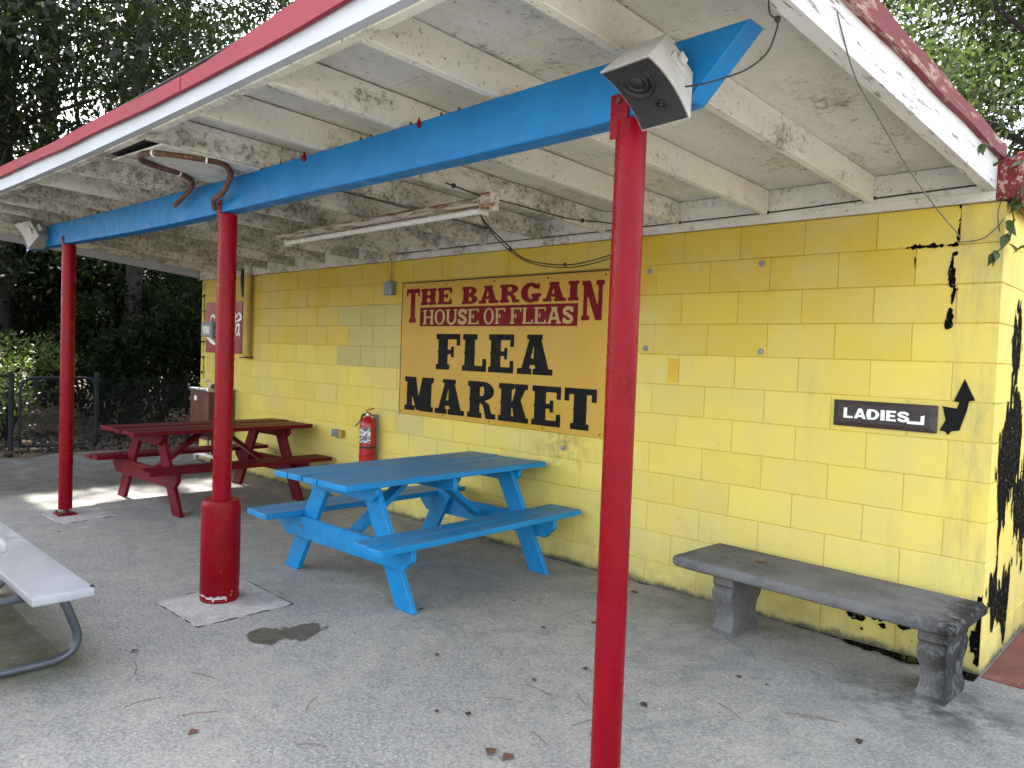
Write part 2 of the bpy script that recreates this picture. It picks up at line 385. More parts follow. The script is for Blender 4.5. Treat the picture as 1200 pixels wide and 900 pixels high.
# ------------------------------------------------------------------ shapes from distance fields (letters, patches)
def f_rect(X, Y, x0, y0, x1, y1): return np.minimum(np.minimum(X - x0, x1 - X), np.minimum(Y - y0, y1 - Y))
def f_ell(X, Y, cx, cy, rx, ry): return (1 - np.sqrt(((X-cx)/rx)**2 + ((Y-cy)/ry)**2)) * min(rx, ry)
def f_poly(X, Y, pts):
    d = np.full(X.shape, 1e9); ins = np.zeros(X.shape, bool); n = len(pts)
    for i in range(n):
        ax, ay = pts[i]; bx, by = pts[(i+1) % n]; ex, ey = bx-ax, by-ay
        t = np.clip(((X-ax)*ex + (Y-ay)*ey) / (ex*ex + ey*ey + 1e-12), 0, 1)
        d = np.minimum(d, np.hypot(X-ax-t*ex, Y-ay-t*ey))
        c = ((ay > Y) != (by > Y)) & (X < (bx-ax)*(Y-ay)/((by-ay) if by != ay else 1e-12) + ax); ins ^= c
    return np.where(ins, d, -d)
def f_stroke(X, Y, pts, r):
    d = np.full(X.shape, 1e9)
    for (ax, ay), (bx, by) in zip(pts[:-1], pts[1:]):
        ex, ey = bx-ax, by-ay; t = np.clip(((X-ax)*ex + (Y-ay)*ey) / (ex*ex + ey*ey + 1e-12), 0, 1)
        d = np.minimum(d, np.hypot(X-ax-t*ex, Y-ay-t*ey))
    return r - d
def arc(cx, cy, rx, ry, a0, a1, n=14): return [(cx + rx*math.cos(R(a0+(a1-a0)*i/n)), cy + ry*math.sin(R(a0+(a1-a0)*i/n))) for i in range(n+1)]
def blur(F, k):
    for _ in range(k):
        G = np.pad(F, 1, mode='edge'); F = (G[1:-1,1:-1]*4 + G[:-2,1:-1] + G[2:,1:-1] + G[1:-1,:-2] + G[1:-1,2:]) / 8
    return F
def iso(F, x0, y0, dx, dy):
    ny, nx = F.shape; vs = []; fs = []
    def add(poly): n = len(vs); vs.extend(poly); fs.append(tuple(range(n, n+len(poly))))
    I = F > 0
    for j in range(ny-1):
        run = None
        for i in range(nx-1):
            full = I[j,i] and I[j,i+1] and I[j+1,i] and I[j+1,i+1]
            if full:
                if run is None: run = i
                continue
            if run is not None:
                add([(x0+run*dx, y0+j*dy), (x0+i*dx, y0+j*dy), (x0+i*dx, y0+(j+1)*dy), (x0+run*dx, y0+(j+1)*dy)]); run = None
            if not (I[j,i] or I[j,i+1] or I[j+1,i] or I[j+1,i+1]): continue
            C = [(i,j), (i+1,j), (i+1,j+1), (i,j+1)]; poly = []
            for k in range(4):
                a = C[k]; b = C[(k+1) % 4]; fa = F[a[1],a[0]]; fb = F[b[1],b[0]]
                if fa > 0: poly.append((x0+a[0]*dx, y0+a[1]*dy))
                if (fa > 0) != (fb > 0):
                    t = fa/(fa-fb); poly.append((x0+(a[0]+t*(b[0]-a[0]))*dx, y0+(a[1]+t*(b[1]-a[1]))*dy))
            if len(poly) > 2: add(poly)
        if run is not None:
            add([(x0+run*dx, y0+j*dy), (x0+(nx-1)*dx, y0+j*dy), (x0+(nx-1)*dx, y0+(j+1)*dy), (x0+run*dx, y0+(j+1)*dy)])
    return vs, fs

def glyph(ch, s=.30, t=.16, sv=.22, spur=0.0, w=None):
    """slab-serif capital in a unit-height box: s stem, t slab thickness, sv serif drop; returns (field function, width)"""
    W = {'F':1.0,'L':.95,'E':1.0,'A':1.2,'M':1.28,'R':1.12,'K':1.12,'T':1.0,'H':1.12,'B':1.0,'G':1.12,'I':.56,'N':1.15,'O':1.05,'U':1.1,'S':.85,'D':1.05}[ch]
    m = .09; sl = m; sr = m + s; fl = sr + m     # left stem and its slab extent
    def fn(X, Y):
        r = lambda *a: f_rect(X, Y, *a); P = lambda p: f_poly(X, Y, p); mx = np.maximum; u = lambda *a: np.maximum.reduce(a)
        stem = r(sl, 0, sr, 1)
        if spur: stem = u(stem, P([(sl+.01,.5-spur),(sl-spur,.5),(sl+.01,.5+spur)]), P([(sr-.01,.5-spur),(sr+spur*.8,.5),(sr-.01,.5+spur)]))
        top = r(0, 1-t, fl, 1); bot = r(0, 0, fl, t)
        sw = max(t, .12)
        if ch in 'FE':
            g = u(stem, r(0, 1-t, W, 1), r(W-sw, 1-t-sv, W, 1), r(sr-.02, .5-t*.42, sr+.22, .5+t*.42), r(sr+.14, .5-.15, sr+.14+sw*.8, .5+.15))
            return u(g, bot) if ch == 'F' else u(g, r(0, 0, W, t), r(W-sw, 0, W, t+sv))
        if ch == 'L': return u(stem, top, r(0, 0, W, t), r(W-sw, 0, W, t+sv*1.15))
        if ch == 'A':
            c = .58; g = P([(.10,0),(c-.15,1),(c+.17,1),(W-.08,0),(W-.08-s*1.12,0),(W-.16-s*1.10,.24),(.30+s*.35,.24),(.10+s*.72,0)])
            hole = P([(.36+s*.25,.40),(W-.24-s*1.02,.40),(c-.02,.76)])
            return u(np.minimum(g, -hole), r(0,0,.20+s*.75,t), r(W-.16-s*1.25,0,W,t), r(c-.27,1-t*.8,c+.26,1))
        if ch == 'M':
            return u(r(.10,0,.10+s*.62,1), r(W-.09-s,0,W-.09,1), P([(.10,1),(.10+s,1),(.63,.42),(W-.09-s,1),(W-.09,1),(.74,.02),(.54,.02)]), r(0,0,.28+s*.5,t), r(W-.18-s,0,W,t), r(0,1-t,.12+s,1), r(W-.10-s,1-t,W,1))
        if ch in 'RB':
            if ch == 'R':
                g = u(mx(f_ell(X,Y,.58,.74,.46,.26), r(sl,.48,.60,1)), stem); hole = mx(f_ell(X,Y,.58,.74,.46-s*.95,.26-t*.85), r(sr,.48+t*.85,.58,1-t*.85))
                g = np.minimum(g, -np.minimum(hole, X-sr)); leg = P([(sr-.02,.54),(.56,.54),(.86,.40),(.96,t),(W,t),(W,0),(.74,0),(.62,.36),(sr,.42)])
                return u(g, leg, top, bot, stem)
            g = u(mx(f_ell(X,Y,.52,.745,.42,.255), r(sl,.49,.52,1)), mx(f_ell(X,Y,.54,.265,.46,.265), r(sl,0,.54,.53)))
            h1 = np.minimum(mx(f_ell(X,Y,.52,.75,.42-s*.95,.25-t*.8), r(sr,.5+t*.7,.52,1-t*.8)), X-sr)
            h2 = np.minimum(mx(f_ell(X,Y,.54,.265,.46-s,.26-t*.8), r(sr,t*.8,.54,.52-t*.6)), X-sr)
            return u(np.minimum(np.minimum(g, -h1), -h2), top, bot, stem)
        if ch == 'K':
            return u(stem, top, bot, P([(sr-.03,.36),(.66,.95),(.66+s*.95,.95),(sr+s*.55,.40)]), P([(sr,.50),(sr+s*.75,.66),(W-.06,.08),(W-.10-s*1.05,.08)]), r(W-.52,1-t*.9,W-.04,1), r(W-.26-s,0,W,t*.9))
        if ch == 'T': return u(r(W/2-s/2,0,W/2+s/2,1), P([(W/2-s/2-spur,.5),(W/2,.5-2*spur-.01),(W/2+s/2+spur,.5),(W/2,.5+2*spur+.01)]), r(0,1-t,W,1), r(0,1-t-sv,sw,1), r(W-sw,1-t-sv,W,1), r(W/2-s/2-m,0,W/2+s/2+m,t))
        if ch == 'H': return u(stem, r(W-sr,0,W-sl,1), r(sr-.02,.5-t*.55,W-sr+.02,.5+t*.55), top, bot, r(W-fl,1-t,W,1), r(W-fl,0,W,t))
        if ch == 'I': return u(r(W/2-s/2,0,W/2+s/2,1), r(W/2-s/2-m,0,W/2+s/2+m,t), r(W/2-s/2-m,1-t,W/2+s/2+m,1))
        if ch == 'N': return u(r(sl,0,sl+s*.62,1), r(W-sl-s*.62,0,W-sl,1), P([(sl-.02,1),(sl+s,1),(W-sl,.0),(W-sl-s*.95,0)]), r(0,1-t,sl+s*.8,1), r(0,0,fl-s*.25,t), r(W-fl+s*.25,1-t,W,1))
        if ch == 'O': return np.minimum(f_ell(X,Y,W/2,.5,W/2,.53), -f_ell(X,Y,W/2,.5,W/2-s,.53-t*1.0))
        if ch == 'G':
            g = np.minimum(f_ell(X,Y,.54,.5,.54,.53), -f_ell(X,Y,.56,.5,.54-s,.53-t*1.15)); g = np.minimum(g, -r(.62,.44,1.3,.70))
            return u(g, r(W-.12-s,0.02,W-.12,.46), r(.58,.46-t,W,.46), r(W-.22,.68,W-.10,.98))
        if ch == 'U':
            g = np.minimum(f_ell(X,Y,W/2,.36,W/2-sl,.39), -f_ell(X,Y,W/2-.02,.40,W/2-sl-s*.85,.40-t)); g = np.minimum(g, .37-Y)
            return u(g, r(sl,.35,sr,1), r(W-sl-s*.7,.35,W-sl,1), top, r(W-fl+s*.2,1-t,W,1))
        if ch == 'S':
            a = max(s*.52, .07); c = W/2
            pts = arc(c,.73,c-a,.27-a*.75,15,180) + arc(c,.73,c-a,.27-a*.75,180,262)[1:] + arc(c,.27,c-a,.27-a*.75,80,-90)[1:] + arc(c,.27,c-a,.27-a*.75,-90,-168)[1:]
            return u(f_stroke(X,Y,pts,a), r(W-.12,.66,W-.01,.98), r(.01,.02,.12,.34))
        if ch == 'D':
            g = mx(f_ell(X,Y,.42,.5,W-.42,.5), r(sl,0,.42,1)); h = np.minimum(mx(f_ell(X,Y,.42,.5,W-.42-s,.5-t), r(sr,t,.42,1-t)), X-sr)
            return np.minimum(g, -h)
    return fn, W

def put_letter(ch, parent, mat, x0, x1, z0, z1, y, soft=0, res=54, name='letter', **k):
    """capital fitted to the rectangle x0..x1, z0..z1 of the parent's local XZ plane, facing -Y"""
    fn, W = glyph(ch, **k); pad = .06
    ny = res; nx = max(18, int(res*W)); xs = np.linspace(-pad, W+pad, nx); ys = np.linspace(-pad, 1+pad, ny)
    X, Y = np.meshgrid(xs, ys); F = fn(X, Y)
    if soft: F = blur(F, soft)
    F[0,:] = F[-1,:] = -1; F[:,0] = F[:,-1] = -1
    vs, fs = iso(F, xs[0], ys[0], xs[1]-xs[0], ys[1]-ys[0])
    me = bpy.data.meshes.new(name)
    me.from_pydata([(x0 + a/W*(x1-x0), y, z0 + b*(z1-z0)) for a, b in vs], [], fs); me.materials.append(mat); me.update()
    return link(name, me, parent)

def patch(name, fn, x0, x1, z0, z1, step, mat, parent, place):
    nx = int((x1-x0)/step)+2; nz = int((z1-z0)/step)+2
    xs = x0 + np.arange(nx)*step; zs = z0 + np.arange(nz)*step
    F = np.array([[fn(a, b) for a in xs] for b in zs]); F[0,:] = F[-1,:] = -1; F[:,0] = F[:,-1] = -1
    vs, fs = iso(F, x0, z0, step, step)
    if not fs: return None
    key = {}; idx = []
    for a, b in vs: idx.append(key.setdefault((round(a,5), round(b,5)), len(key)))
    pts = list(key); par = list(range(len(pts)))
    def find(i):
        while par[i] != i: par[i] = par[par[i]]; i = par[i]
        return i
    F2 = []
    for f in fs:
        g = []
        for i in f:
            if idx[i] not in g: g.append(idx[i])
        if len(g) > 2:
            F2.append(g)
            for i in g[1:]: par[find(i)] = find(g[0])
    isl = {}
    for f in F2: isl.setdefault(find(f[0]), []).append(f)
    for fl_ in isl.values():            # every separate fleck is a part of its own
        if len(fl_) < 5: continue
        m_ = {}; vv = []; ff = []
        for f in fl_:
            for i in f:
                if i not in m_: m_[i] = len(vv); vv.append(place(*pts[i]))
            ff.append([m_[i] for i in f])
        me = bpy.data.meshes.new(name); me.from_pydata(vv, [], ff); me.materials.append(mat); me.update(); link(name, me, parent)
def nz(x, y, s, seed=0): return mnoise.fractal(Vector((x*s, y*s, seed)), .7, 2.1, 5)

# ------------------------------------------------------------------ setting
g = MB().add([(-90,-90,-.02),(60,-90,-.02),(60,90,-.02),(-90,90,-.02)], [(0,1,2,3)]).build('ground', M['ground']); tag(g, kind='structure')
# patio slab with a ragged far edge towards the woods
edge = [(-10.55 + .16*math.sin(i*1.3) + .08*math.sin(i*3.1), -9 + i*.35) for i in range(45)]
pts = edge + [(9, edge[-1][1]), (9, -9)]
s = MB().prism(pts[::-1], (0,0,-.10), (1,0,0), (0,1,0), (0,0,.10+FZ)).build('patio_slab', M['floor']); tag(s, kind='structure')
patio = s
l = MB().add([(-12,-60,.012),(60,-60,.012),(60,-9.02,.012),(-12,-9.02,.012)], [(0,1,2,3)]).build('parking_lot', M['lot']); tag(l, kind='structure')
rp = MB().box(.01, -.02, FZ-.02, 1.9, 4.6, FZ+.006).build('red_path', M['redpad'], bevel=.003); tag(rp, kind='structure')
# square footings let into the slab round two of the posts
def footing(pts):
    MB().prism(pts, (0,0,FZ-.01), (1,0,0), (0,1,0), (0,0,.014)).build('footing', M['pad'], patio, bevel=.003)
    for (ax, ay), (bx, by) in zip(pts, pts[1:] + pts[:1]):
        n = 9; P = [(ax+(bx-ax)*i/n + rnd.uniform(-.006,.006), ay+(by-ay)*i/n + rnd.uniform(-.006,.006), FZ+.0015) for i in range(n+1)]
        MB().tube(P, [rnd.choice((.0008,.0022,.004)) for _ in P], 5).build('crack', M['tar'], patio)
footing([(-3.70,-2.64),(-3.15,-2.63),(-3.16,-2.05),(-3.77,-2.04)])
footing([(-6.72,-2.48),(-6.14,-2.47),(-6.25,-1.99),(-6.72,-2.01)])
# damp stain
def stain_f(x, y):
    a = .13 - math.hypot((x+2.79)*1.0, (y+2.42)*1.35); b = .085 - math.hypot((x+2.73)*.85, (y+2.25)*.62)
    return max(a, b) + nz(x, y, 9, 2.2)*.03 + nz(x, y, 38, 6)*.022
patch('damp_stain', stain_f, -3.05, -2.5, -2.62, -2.0, .006, M['wet'], patio, lambda a, b: (a, b, FZ+.004))
# soil and moss in the gap at the wall's foot by the bench
def soil_f(x, y): return (.035 + .05*max(0, min(1, (x+.75)/.55))) - abs(y+.03) - .5*max(0, -.62-x) + nz(x, y, 14, 5)*.03
patch('soil_strip', soil_f, -.95, .0, -.16, .0, .012, M['tar'], patio, lambda a, b: (a, b, FZ+.005))

def gap_f(x, y): return .011 + .007*math.sin(x*3.1)*math.sin(x*.9) + nz(x, y, 11, 7)*.012 + .02*max(0, min(1, (x+1.0)/.9)) - abs(y)
patch('dirt_seam', gap_f, -9.1, -.70, -.05, .0, .0085, M['tar'], patio, lambda a, b: (a, b-.004, FZ+.003))
# ------------------------------------------------------------------ building of painted blocks
B = .2032; BW = .4064; NL = 22.5
bld = empty('block_building', (0,0,0), 0, 'long yellow painted concrete block building with peeling black patches at its right corner', 'building')
J = .0028
def block_mesh(lenx, name, side=False):
    b = MB(); d = .19
    if not side: b.box(-lenx/2+J/2, 0, -B/2+J/2, lenx/2-J/2, d, B/2-J/2)
    else: b.box(-d, -lenx/2+J/2, -B/2+J/2, 0, lenx/2-J/2, B/2-J/2)
    return b.mesh(name, M['block'], bevel=.0035, seg=1)
full = block_mesh(BW, 'block'); half = block_mesh(BW/2, 'half_block')
sfull = block_mesh(BW, 'block', True); shalf = block_mesh(BW/2, 'half_block', True)
XL = -NL*BW
fw = MB().box(XL+.01, .0052, -.05, -.012, .17, 2.44).build('front_wall', M['mortar'], bld)
sw_ = MB().box(-.17, .175, -.05, -.0052, 4.87, 2.44).build('side_wall', M['mortar'], bld)
MB().box(XL+.004, .175, -.05, XL+.17, 4.87, 2.44).build('end_wall', M['mortar'], bld)
MB().box(XL+.18, 4.70, -.05, -.18, 4.868, 2.44).build('back_wall', M['mortar'], bld)
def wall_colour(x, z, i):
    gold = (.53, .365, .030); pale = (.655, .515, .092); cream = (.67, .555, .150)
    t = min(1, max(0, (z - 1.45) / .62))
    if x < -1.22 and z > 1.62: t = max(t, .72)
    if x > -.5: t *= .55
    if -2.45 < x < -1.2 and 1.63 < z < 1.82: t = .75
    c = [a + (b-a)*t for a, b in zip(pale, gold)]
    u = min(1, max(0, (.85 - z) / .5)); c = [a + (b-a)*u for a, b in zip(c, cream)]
    if -5.75 < x < -4.87 and 1.42 < z < 2.03: c = [.42, .37, .125]
    if -4.87 < x < -4.4 and .8 < z < 1.0: c = [.54, .455, .14]
    if x < -7.7: c = [v*.92 for v in c]
    k = 1 + rnd.uniform(-.035, .03)
    if rnd.random() < .07: c = [.8*v + .2*w for v, w in zip(c, gold)]
    return (c[0]*k, c[1]*k*(1+rnd.uniform(-.02,.02)), c[2]*k*(1+rnd.uniform(-.07,.07)), 1)
def put_block(me, nm, x, y, z, par, cc):
    o = link(nm, me, par); o.location = (x, y, z); o.color = cc; return o
for c in range(12):
    z = (12 - c - .5)*B
    if c % 2 == 0:      # odd courses in the photograph: half at the right corner
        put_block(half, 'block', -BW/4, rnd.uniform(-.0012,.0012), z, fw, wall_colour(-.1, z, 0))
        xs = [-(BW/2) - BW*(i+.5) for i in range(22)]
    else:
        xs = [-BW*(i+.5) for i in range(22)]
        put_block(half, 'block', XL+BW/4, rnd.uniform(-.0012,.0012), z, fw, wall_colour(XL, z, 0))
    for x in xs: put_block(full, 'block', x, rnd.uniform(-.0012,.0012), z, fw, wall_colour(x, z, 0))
    y0 = .1932
    if c % 2 == 1:
        put_block(shalf, 'block', 0, y0+BW/4, z, sw_, wall_colour(0, z, 0)); y0 += BW/2
    n = 11
    for i in range(n):
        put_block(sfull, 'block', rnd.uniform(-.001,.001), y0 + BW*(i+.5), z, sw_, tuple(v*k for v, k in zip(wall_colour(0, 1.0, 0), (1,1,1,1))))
# flaked black patches on the side wall and round the corner
def side_f(y, z):
    v = mnoise.fractal(Vector((y*5.2, z*2.4, 11.3)), .75, 2.1, 6) + .6*mnoise.fractal(Vector((y*24, z*5, 3.3)), .7, 2.0, 6)
    m = -.55
    for cy, cz, ry, rz_, a in ((.30,1.02,.20,.36,.95),(.52,1.25,.22,.30,.75),(.45,1.75,.12,.30,.75),(.16,.42,.14,.20,.9),(.42,.36,.28,.14,.6),(.75,.80,.3,.5,.45),(.62,2.05,.2,.25,.5),(1.2,1.3,.5,.6,.4),(2.2,1.0,.8,.8,.35)):
        m = max(m, a*(1 - math.hypot((y-cy)/ry, (z-cz)/rz_)*.8) - .28)
    return m + v*.42
o = patch('flaked_patch', side_f, .02, 3.6, .05, 2.4, .010, M['tar'], sw_, lambda a, b: (.0028, a, b))
def front_f(x, z):
    v = mnoise.fractal(Vector((x*40, z*18, 4.3)), .8, 2.1, 6)*.014
    a = .016 + .008*math.sin(z*31+1) - abs(x + .222 - .008*math.sin(z*23)); a = min(a, z-1.80, 2.205-z)
    b = .013 - abs(z-2.235); b = min(b, x+.46, -.20-x)
    c = .007 - abs(x+.204); c = min(c, z-2.24, 2.44-z)
    d = .006 - abs(x+.407); d = min(d, z-2.10, 2.22-z)
    return max(max(a, b), max(c, d)) + v - .004
patch('flaked_patch', front_f, -.52, -.14, 1.72, 2.44, .006, M['tar'], fw, lambda a, b: (a, -.0035, b))
def chip_f(x, z):
    m = -.5
    for cx, cz, r in ((-.62,.20,.055),(-.50,.215,.035),(-.47,.165,.02),(-.36,.19,.03)): m = max(m, 1 - math.hypot(x-cx, (z-cz)*1.3)/r)
    return m*.03 + mnoise.fractal(Vector((x*30, z*30, 1)), .8, 2.1, 5)*.022
patch('flaked_patch', chip_f, -.75, -.26, .10, .30, .006, M['tar'], fw, lambda a, b: (a, -.0035, b))
def corner_f(x, z):
    v = mnoise.fractal(Vector((x*24, z*7, 8)), .8, 2.1, 5)*.03
    a = min(.03 - abs(x+.012), z-.08, .46-z)
    return a + v - .006
patch('flaked_patch', corner_f, -.09, -.002, .04, .50, .006, M['tar'], fw, lambda a, b: (a, -.0035, b))
def left_f(x, z):
    v = mnoise.fractal(Vector((x*34, z*16, 6.1)), .8, 2.1, 6)*.022
    a = .010 - abs(x + 9.06 + .015*math.sin(z*9)); zz = (z / B) % 1.0
    j = min(.012 - abs(min(zz, 1-zz)*B), .055 - abs(x+9.06))
    return max(min(a, z-1.1, 2.4-z), min(j, z-1.0, 2.4-z)) + v - .004
patch('flaked_patch', left_f, -9.135, -8.98, .95, 2.44, .008, M['tar'], fw, lambda a, b: (a, -.0035, b))
def yel_f(x, z): return min(.042 - abs(x+1.868 - .02*(z-1.5)), z-1.44, 1.605-z)*1.0 + nz(x, z, 26, 3)*.008
M['yel'] = paint('fresh_yellow', (.62,.38,.002), .9, .5)
patch('paint_dab', yel_f, -1.96, -1.78, 1.40, 1.63, .005, M['yel'], fw, lambda a, b: (a, -.003, b))
for x, z in ((-2.084,2.195),(-2.092,1.665),(-1.273,2.20),(-1.252,1.66),(-2.80,.893)):
    MB().lathe([(.019,0),(.019,.006),(.012,.009)], seg=12).xf(Matrix.Translation((x,-.002,z)) @ Matrix.Rotation(R(90),4,'X')).build('anchor_plug', M['greybox'], fw, smooth=True, auto=40)
# building roof with its red edge board along the side wall
MB().box(XL-.15, .002, 2.442, .03, 4.95, 2.66).build('roof', M['roofing'], bld)
MB().box(-.0435, -.034, 2.442, .062, .0, 2.64).build('corner_board', M['red_old'], bld, bevel=.003)
MB().box(.031, .0015, 2.40, .062, 5.0, 2.672).build('edge_board', M['red_old'], bld, bevel=.003)

# ------------------------------------------------------------------ canopy roof over the patio
can = empty('canopy_roof', (0,0,0), 0, 'low open canopy roof with cream rafters, blue beam and red and white edges', 'canopy')
def rz(x, y, off=0): return 2.49 + .03*abs(y) + .003*(x+2.5)**2*abs(y)/2.3 + off
RX = [-.62 - .61*i for i in range(14)]
for x in RX:
    w = .042
    rt = rnd.choice((.141,.1385,.136))
    MB().hexa([(x-w,-2.968,rz(x,-2.968)),(x,-2.968,rz(x,-2.968)),(x,-.042,rz(x,-.042)),(x-w,-.042,rz(x,-.042))],
              [(x-w,-2.968,rz(x,-2.968,rt)),(x,-2.968,rz(x,-2.968,rt)),(x,-.042,rz(x,-.042,rt)),(x-w,-.042,rz(x,-.042,rt))]).build('rafter', M['rafter'], can, bevel=.003)
XE = -9.30
xs = [-.10 - 1.22*i for i in range(8)] + [XE+.05]
xs = sorted(set(round(v,3) for v in xs), reverse=True)
for a, b in zip(xs[:-1], xs[1:]):
    for y0, y1 in ((-3.007,-2.432),(-2.428,-.001)):
        a2, b2 = a-.0015, b+.0015; k = .143 + rnd.uniform(0,.002)
        MB().hexa([(b2,y0,rz(b2,y0,k)),(a2,y0,rz(a2,y0,k)),(a2,y1,rz(a2,y1,k)),(b2,y1,rz(b2,y1,k))],
                  [(b2,y0,rz(b2,y0,k+.008)),(a2,y0,rz(a2,y0,k+.008)),(a2,y1,rz(a2,y1,k+.008)),(b2,y1,rz(b2,y1,k+.008))]).build('deck_panel', M['deck'], can)
def strip(name, mat, y0, y1, lo, hi, n=40, x0=-.02, x1=XE, bevel=0):
    m = MB(); X = [x0 + (x1-x0)*i/n for i in range(n+1)]
    vs = []
    for x in X:
        a = lo(x); b = hi(x); vs += [(x,y0,a),(x,y1,a),(x,y1,b),(x,y0,b)]
    fs = [(4*i+k, 4*i+4+k, 4*i+4+(k+1) % 4, 4*i+(k+1) % 4) for i in range(n) for k in range(4)]
    fs += [(0,1,2,3),(4*n+3,4*n+2,4*n+1,4*n)]
    return m.add(vs, fs).build(name, mat, can)
strip('sub_fascia', M['rafter'], -3.0075, -2.969, lambda x: rz(x,-2.99,.004), lambda x: rz(x,-2.99,.1405), x0=-.10, x1=XE+.05)
strip('fascia_board', M['white'], -3.047, -3.009, lambda x: rz(x,-3.03,.010), lambda x: rz(x,-3.03,.088))
ip = lambda x, P: float(np.interp(-x, [p[0] for p in P], [p[1] for p in P]))
TOPS = [(0,.172),(1.5,.165),(2.2,.136),(2.6,.134),(3.63,.145),(5.4,.155),(9.5,.16)]; BOTS = [(0,.084),(1.2,.080),(2.2,.066),(3.7,.080),(5.2,.093),(9.5,.09)]
for xa_, xb_, dy_ in ((-.02,-2.46,0),(-2.44,-5.52,-.003),(-5.50,XE,0)): strip('metal_edge', M['redmetal'], -3.072+dy_, -3.054+dy_, lambda x: rz(x,-3.03,ip(x,BOTS)) + .003*math.sin(x*5), lambda x: rz(x,-3.03,ip(x,TOPS)) + .004*math.sin(x*3.3), x0=xa_, x1=xb_)
for a, b in ((-.05, -4.6), (-4.605, XE)):
    MB().hexa([(b,-3.04,rz(b,-3.04,.1535)),(a,-3.04,rz(a,-3.04,.1535)),(a,0,rz(a,0,.1535)),(b,0,rz(b,0,.1535))],[(b,-3.04,rz(b,-3.04,.157)),(a,-3.04,rz(a,-3.04,.157)),(a,0,rz(a,0,.157)),(b,0,rz(b,0,.157))]).build('roof_sheet', M['roofing'], can)
strip('ledger_board', M['ledger'], -.040, -.002, lambda x: 2.488, lambda x: 2.632, x0=-.0985, x1=XL)
strip('ledger_trim', M['ledger'], -.030, -.002, lambda x: 2.440, lambda x: 2.4875, x0=-.046, x1=XL)
def rake(name, mat, x0, x1, lo, hi, n=14, y0=-3.05, y1=-.002):
    Y = [y0 + (y1-y0)*i/n for i in range(n+1)]; vs = []
    for y in Y:
        a = lo(y); b = hi(y); vs += [(x0,y,a),(x1,y,a),(x1,y,b),(x0,y,b)]
    fs = [(4*i+(k+1) % 4, 4*i+4+(k+1) % 4, 4*i+4+k, 4*i+k) for i in range(n) for k in range(4)] + [(3,2,1,0),(4*n,4*n+1,4*n+2,4*n+3)]
    return MB().add(vs, fs).build(name, mat, can)
rake('rake_board', M['white_old'], -.098, -.045, lambda y: 2.488 + .024*abs(y), lambda y: 2.652 + .012*abs(y))
rake('rake_edge', M['red_old'], -.043, -.018, lambda y: 2.645 + .012*abs(y) + .004*math.sin(y*7), lambda y: 2.712 + .018*abs(y) + .004*math.sin(y*9), 40, -3.05, .02)
rake('rake_board', M['white'], XE, XE+.045, lambda y: rz(XE,y,-.01), lambda y: rz(XE,y,.165))
# the blue beam, its ends cut at a slant
def beam():
    y0, y1 = -2.365, -2.275; X = list(np.linspace(-.20, -7.9, 36)); vs = []; n = len(X)-1
    for i, x in enumerate(X):
        zb = rz(x,-2.32,-.196) + .004*math.sin(x*1.7); zt = rz(x,-2.32,-.002)
        xb = x - (.19 if i == 0 else .02 if i == 1 else 0) if i < 2 else (x + .16 if i == n else x)
        vs += [(xb,y0,zb),(xb,y1,zb),(x,y1,zt),(x,y0,zt)]
    fs = [(4*i+k, 4*i+4+k, 4*i+4+(k+1) % 4, 4*i+(k+1) % 4) for i in range(n) for k in range(4)] + [(0,1,2,3),(4*n+3,4*n+2,4*n+1,4*n)]
    return MB().add(vs, fs).build('beam', M['beam'], can, bevel=.004)
bm_ = beam()
# white patch board nailed under one bay and the gap left in front of it, its shade a black box
xa, xb = -3.655, -3.075
k = -.012
MB().hexa([(xa,-2.935,rz(xa,-2.935,k)),(xb,-2.90,rz(xb,-2.90,k)),(xb,-2.372,rz(xb,-2.372,k)),(xa,-2.372,rz(xa,-2.372,k))],
          [(xa,-2.935,rz(xa,-2.935,-.002)),(xb,-2.90,rz(xb,-2.90,-.002)),(xb,-2.372,rz(xb,-2.372,-.002)),(xa,-2.372,rz(xa,-2.372,-.002))]).build('patch_board', M['ledger'], can)
MB().box(-3.65,-3.004,2.60,-3.08,-2.80,2.70).build('bay_shade', M['black'], can)  # black box painted as the shade inside the closed bay
# dribbles of old red paint and bolt ends along the beam
for x, r_ in ((-2.62,.014),(-1.70,.010)):
    m = MB(); zt = rz(x,-2.37,-.012)
    m.lathe([(.004,-.022),(r_,-.012),(r_*1.1,0),(r_*.6,.010),(.003,.024)], (x,-2.369,zt), 9).build('red_blob', M['redsleeve'], can, smooth=True)
for x in (-1.45,-1.56,-1.76,-2.05,-2.13,-2.86,-4.3,-5.4,-5.7):
    MB().lathe([(.005,0),(.006,.006),(.003,.014)], (x,-2.366,rz(x,-2.366,-.008)), 7).build('bolt_end', M['rust'], can)

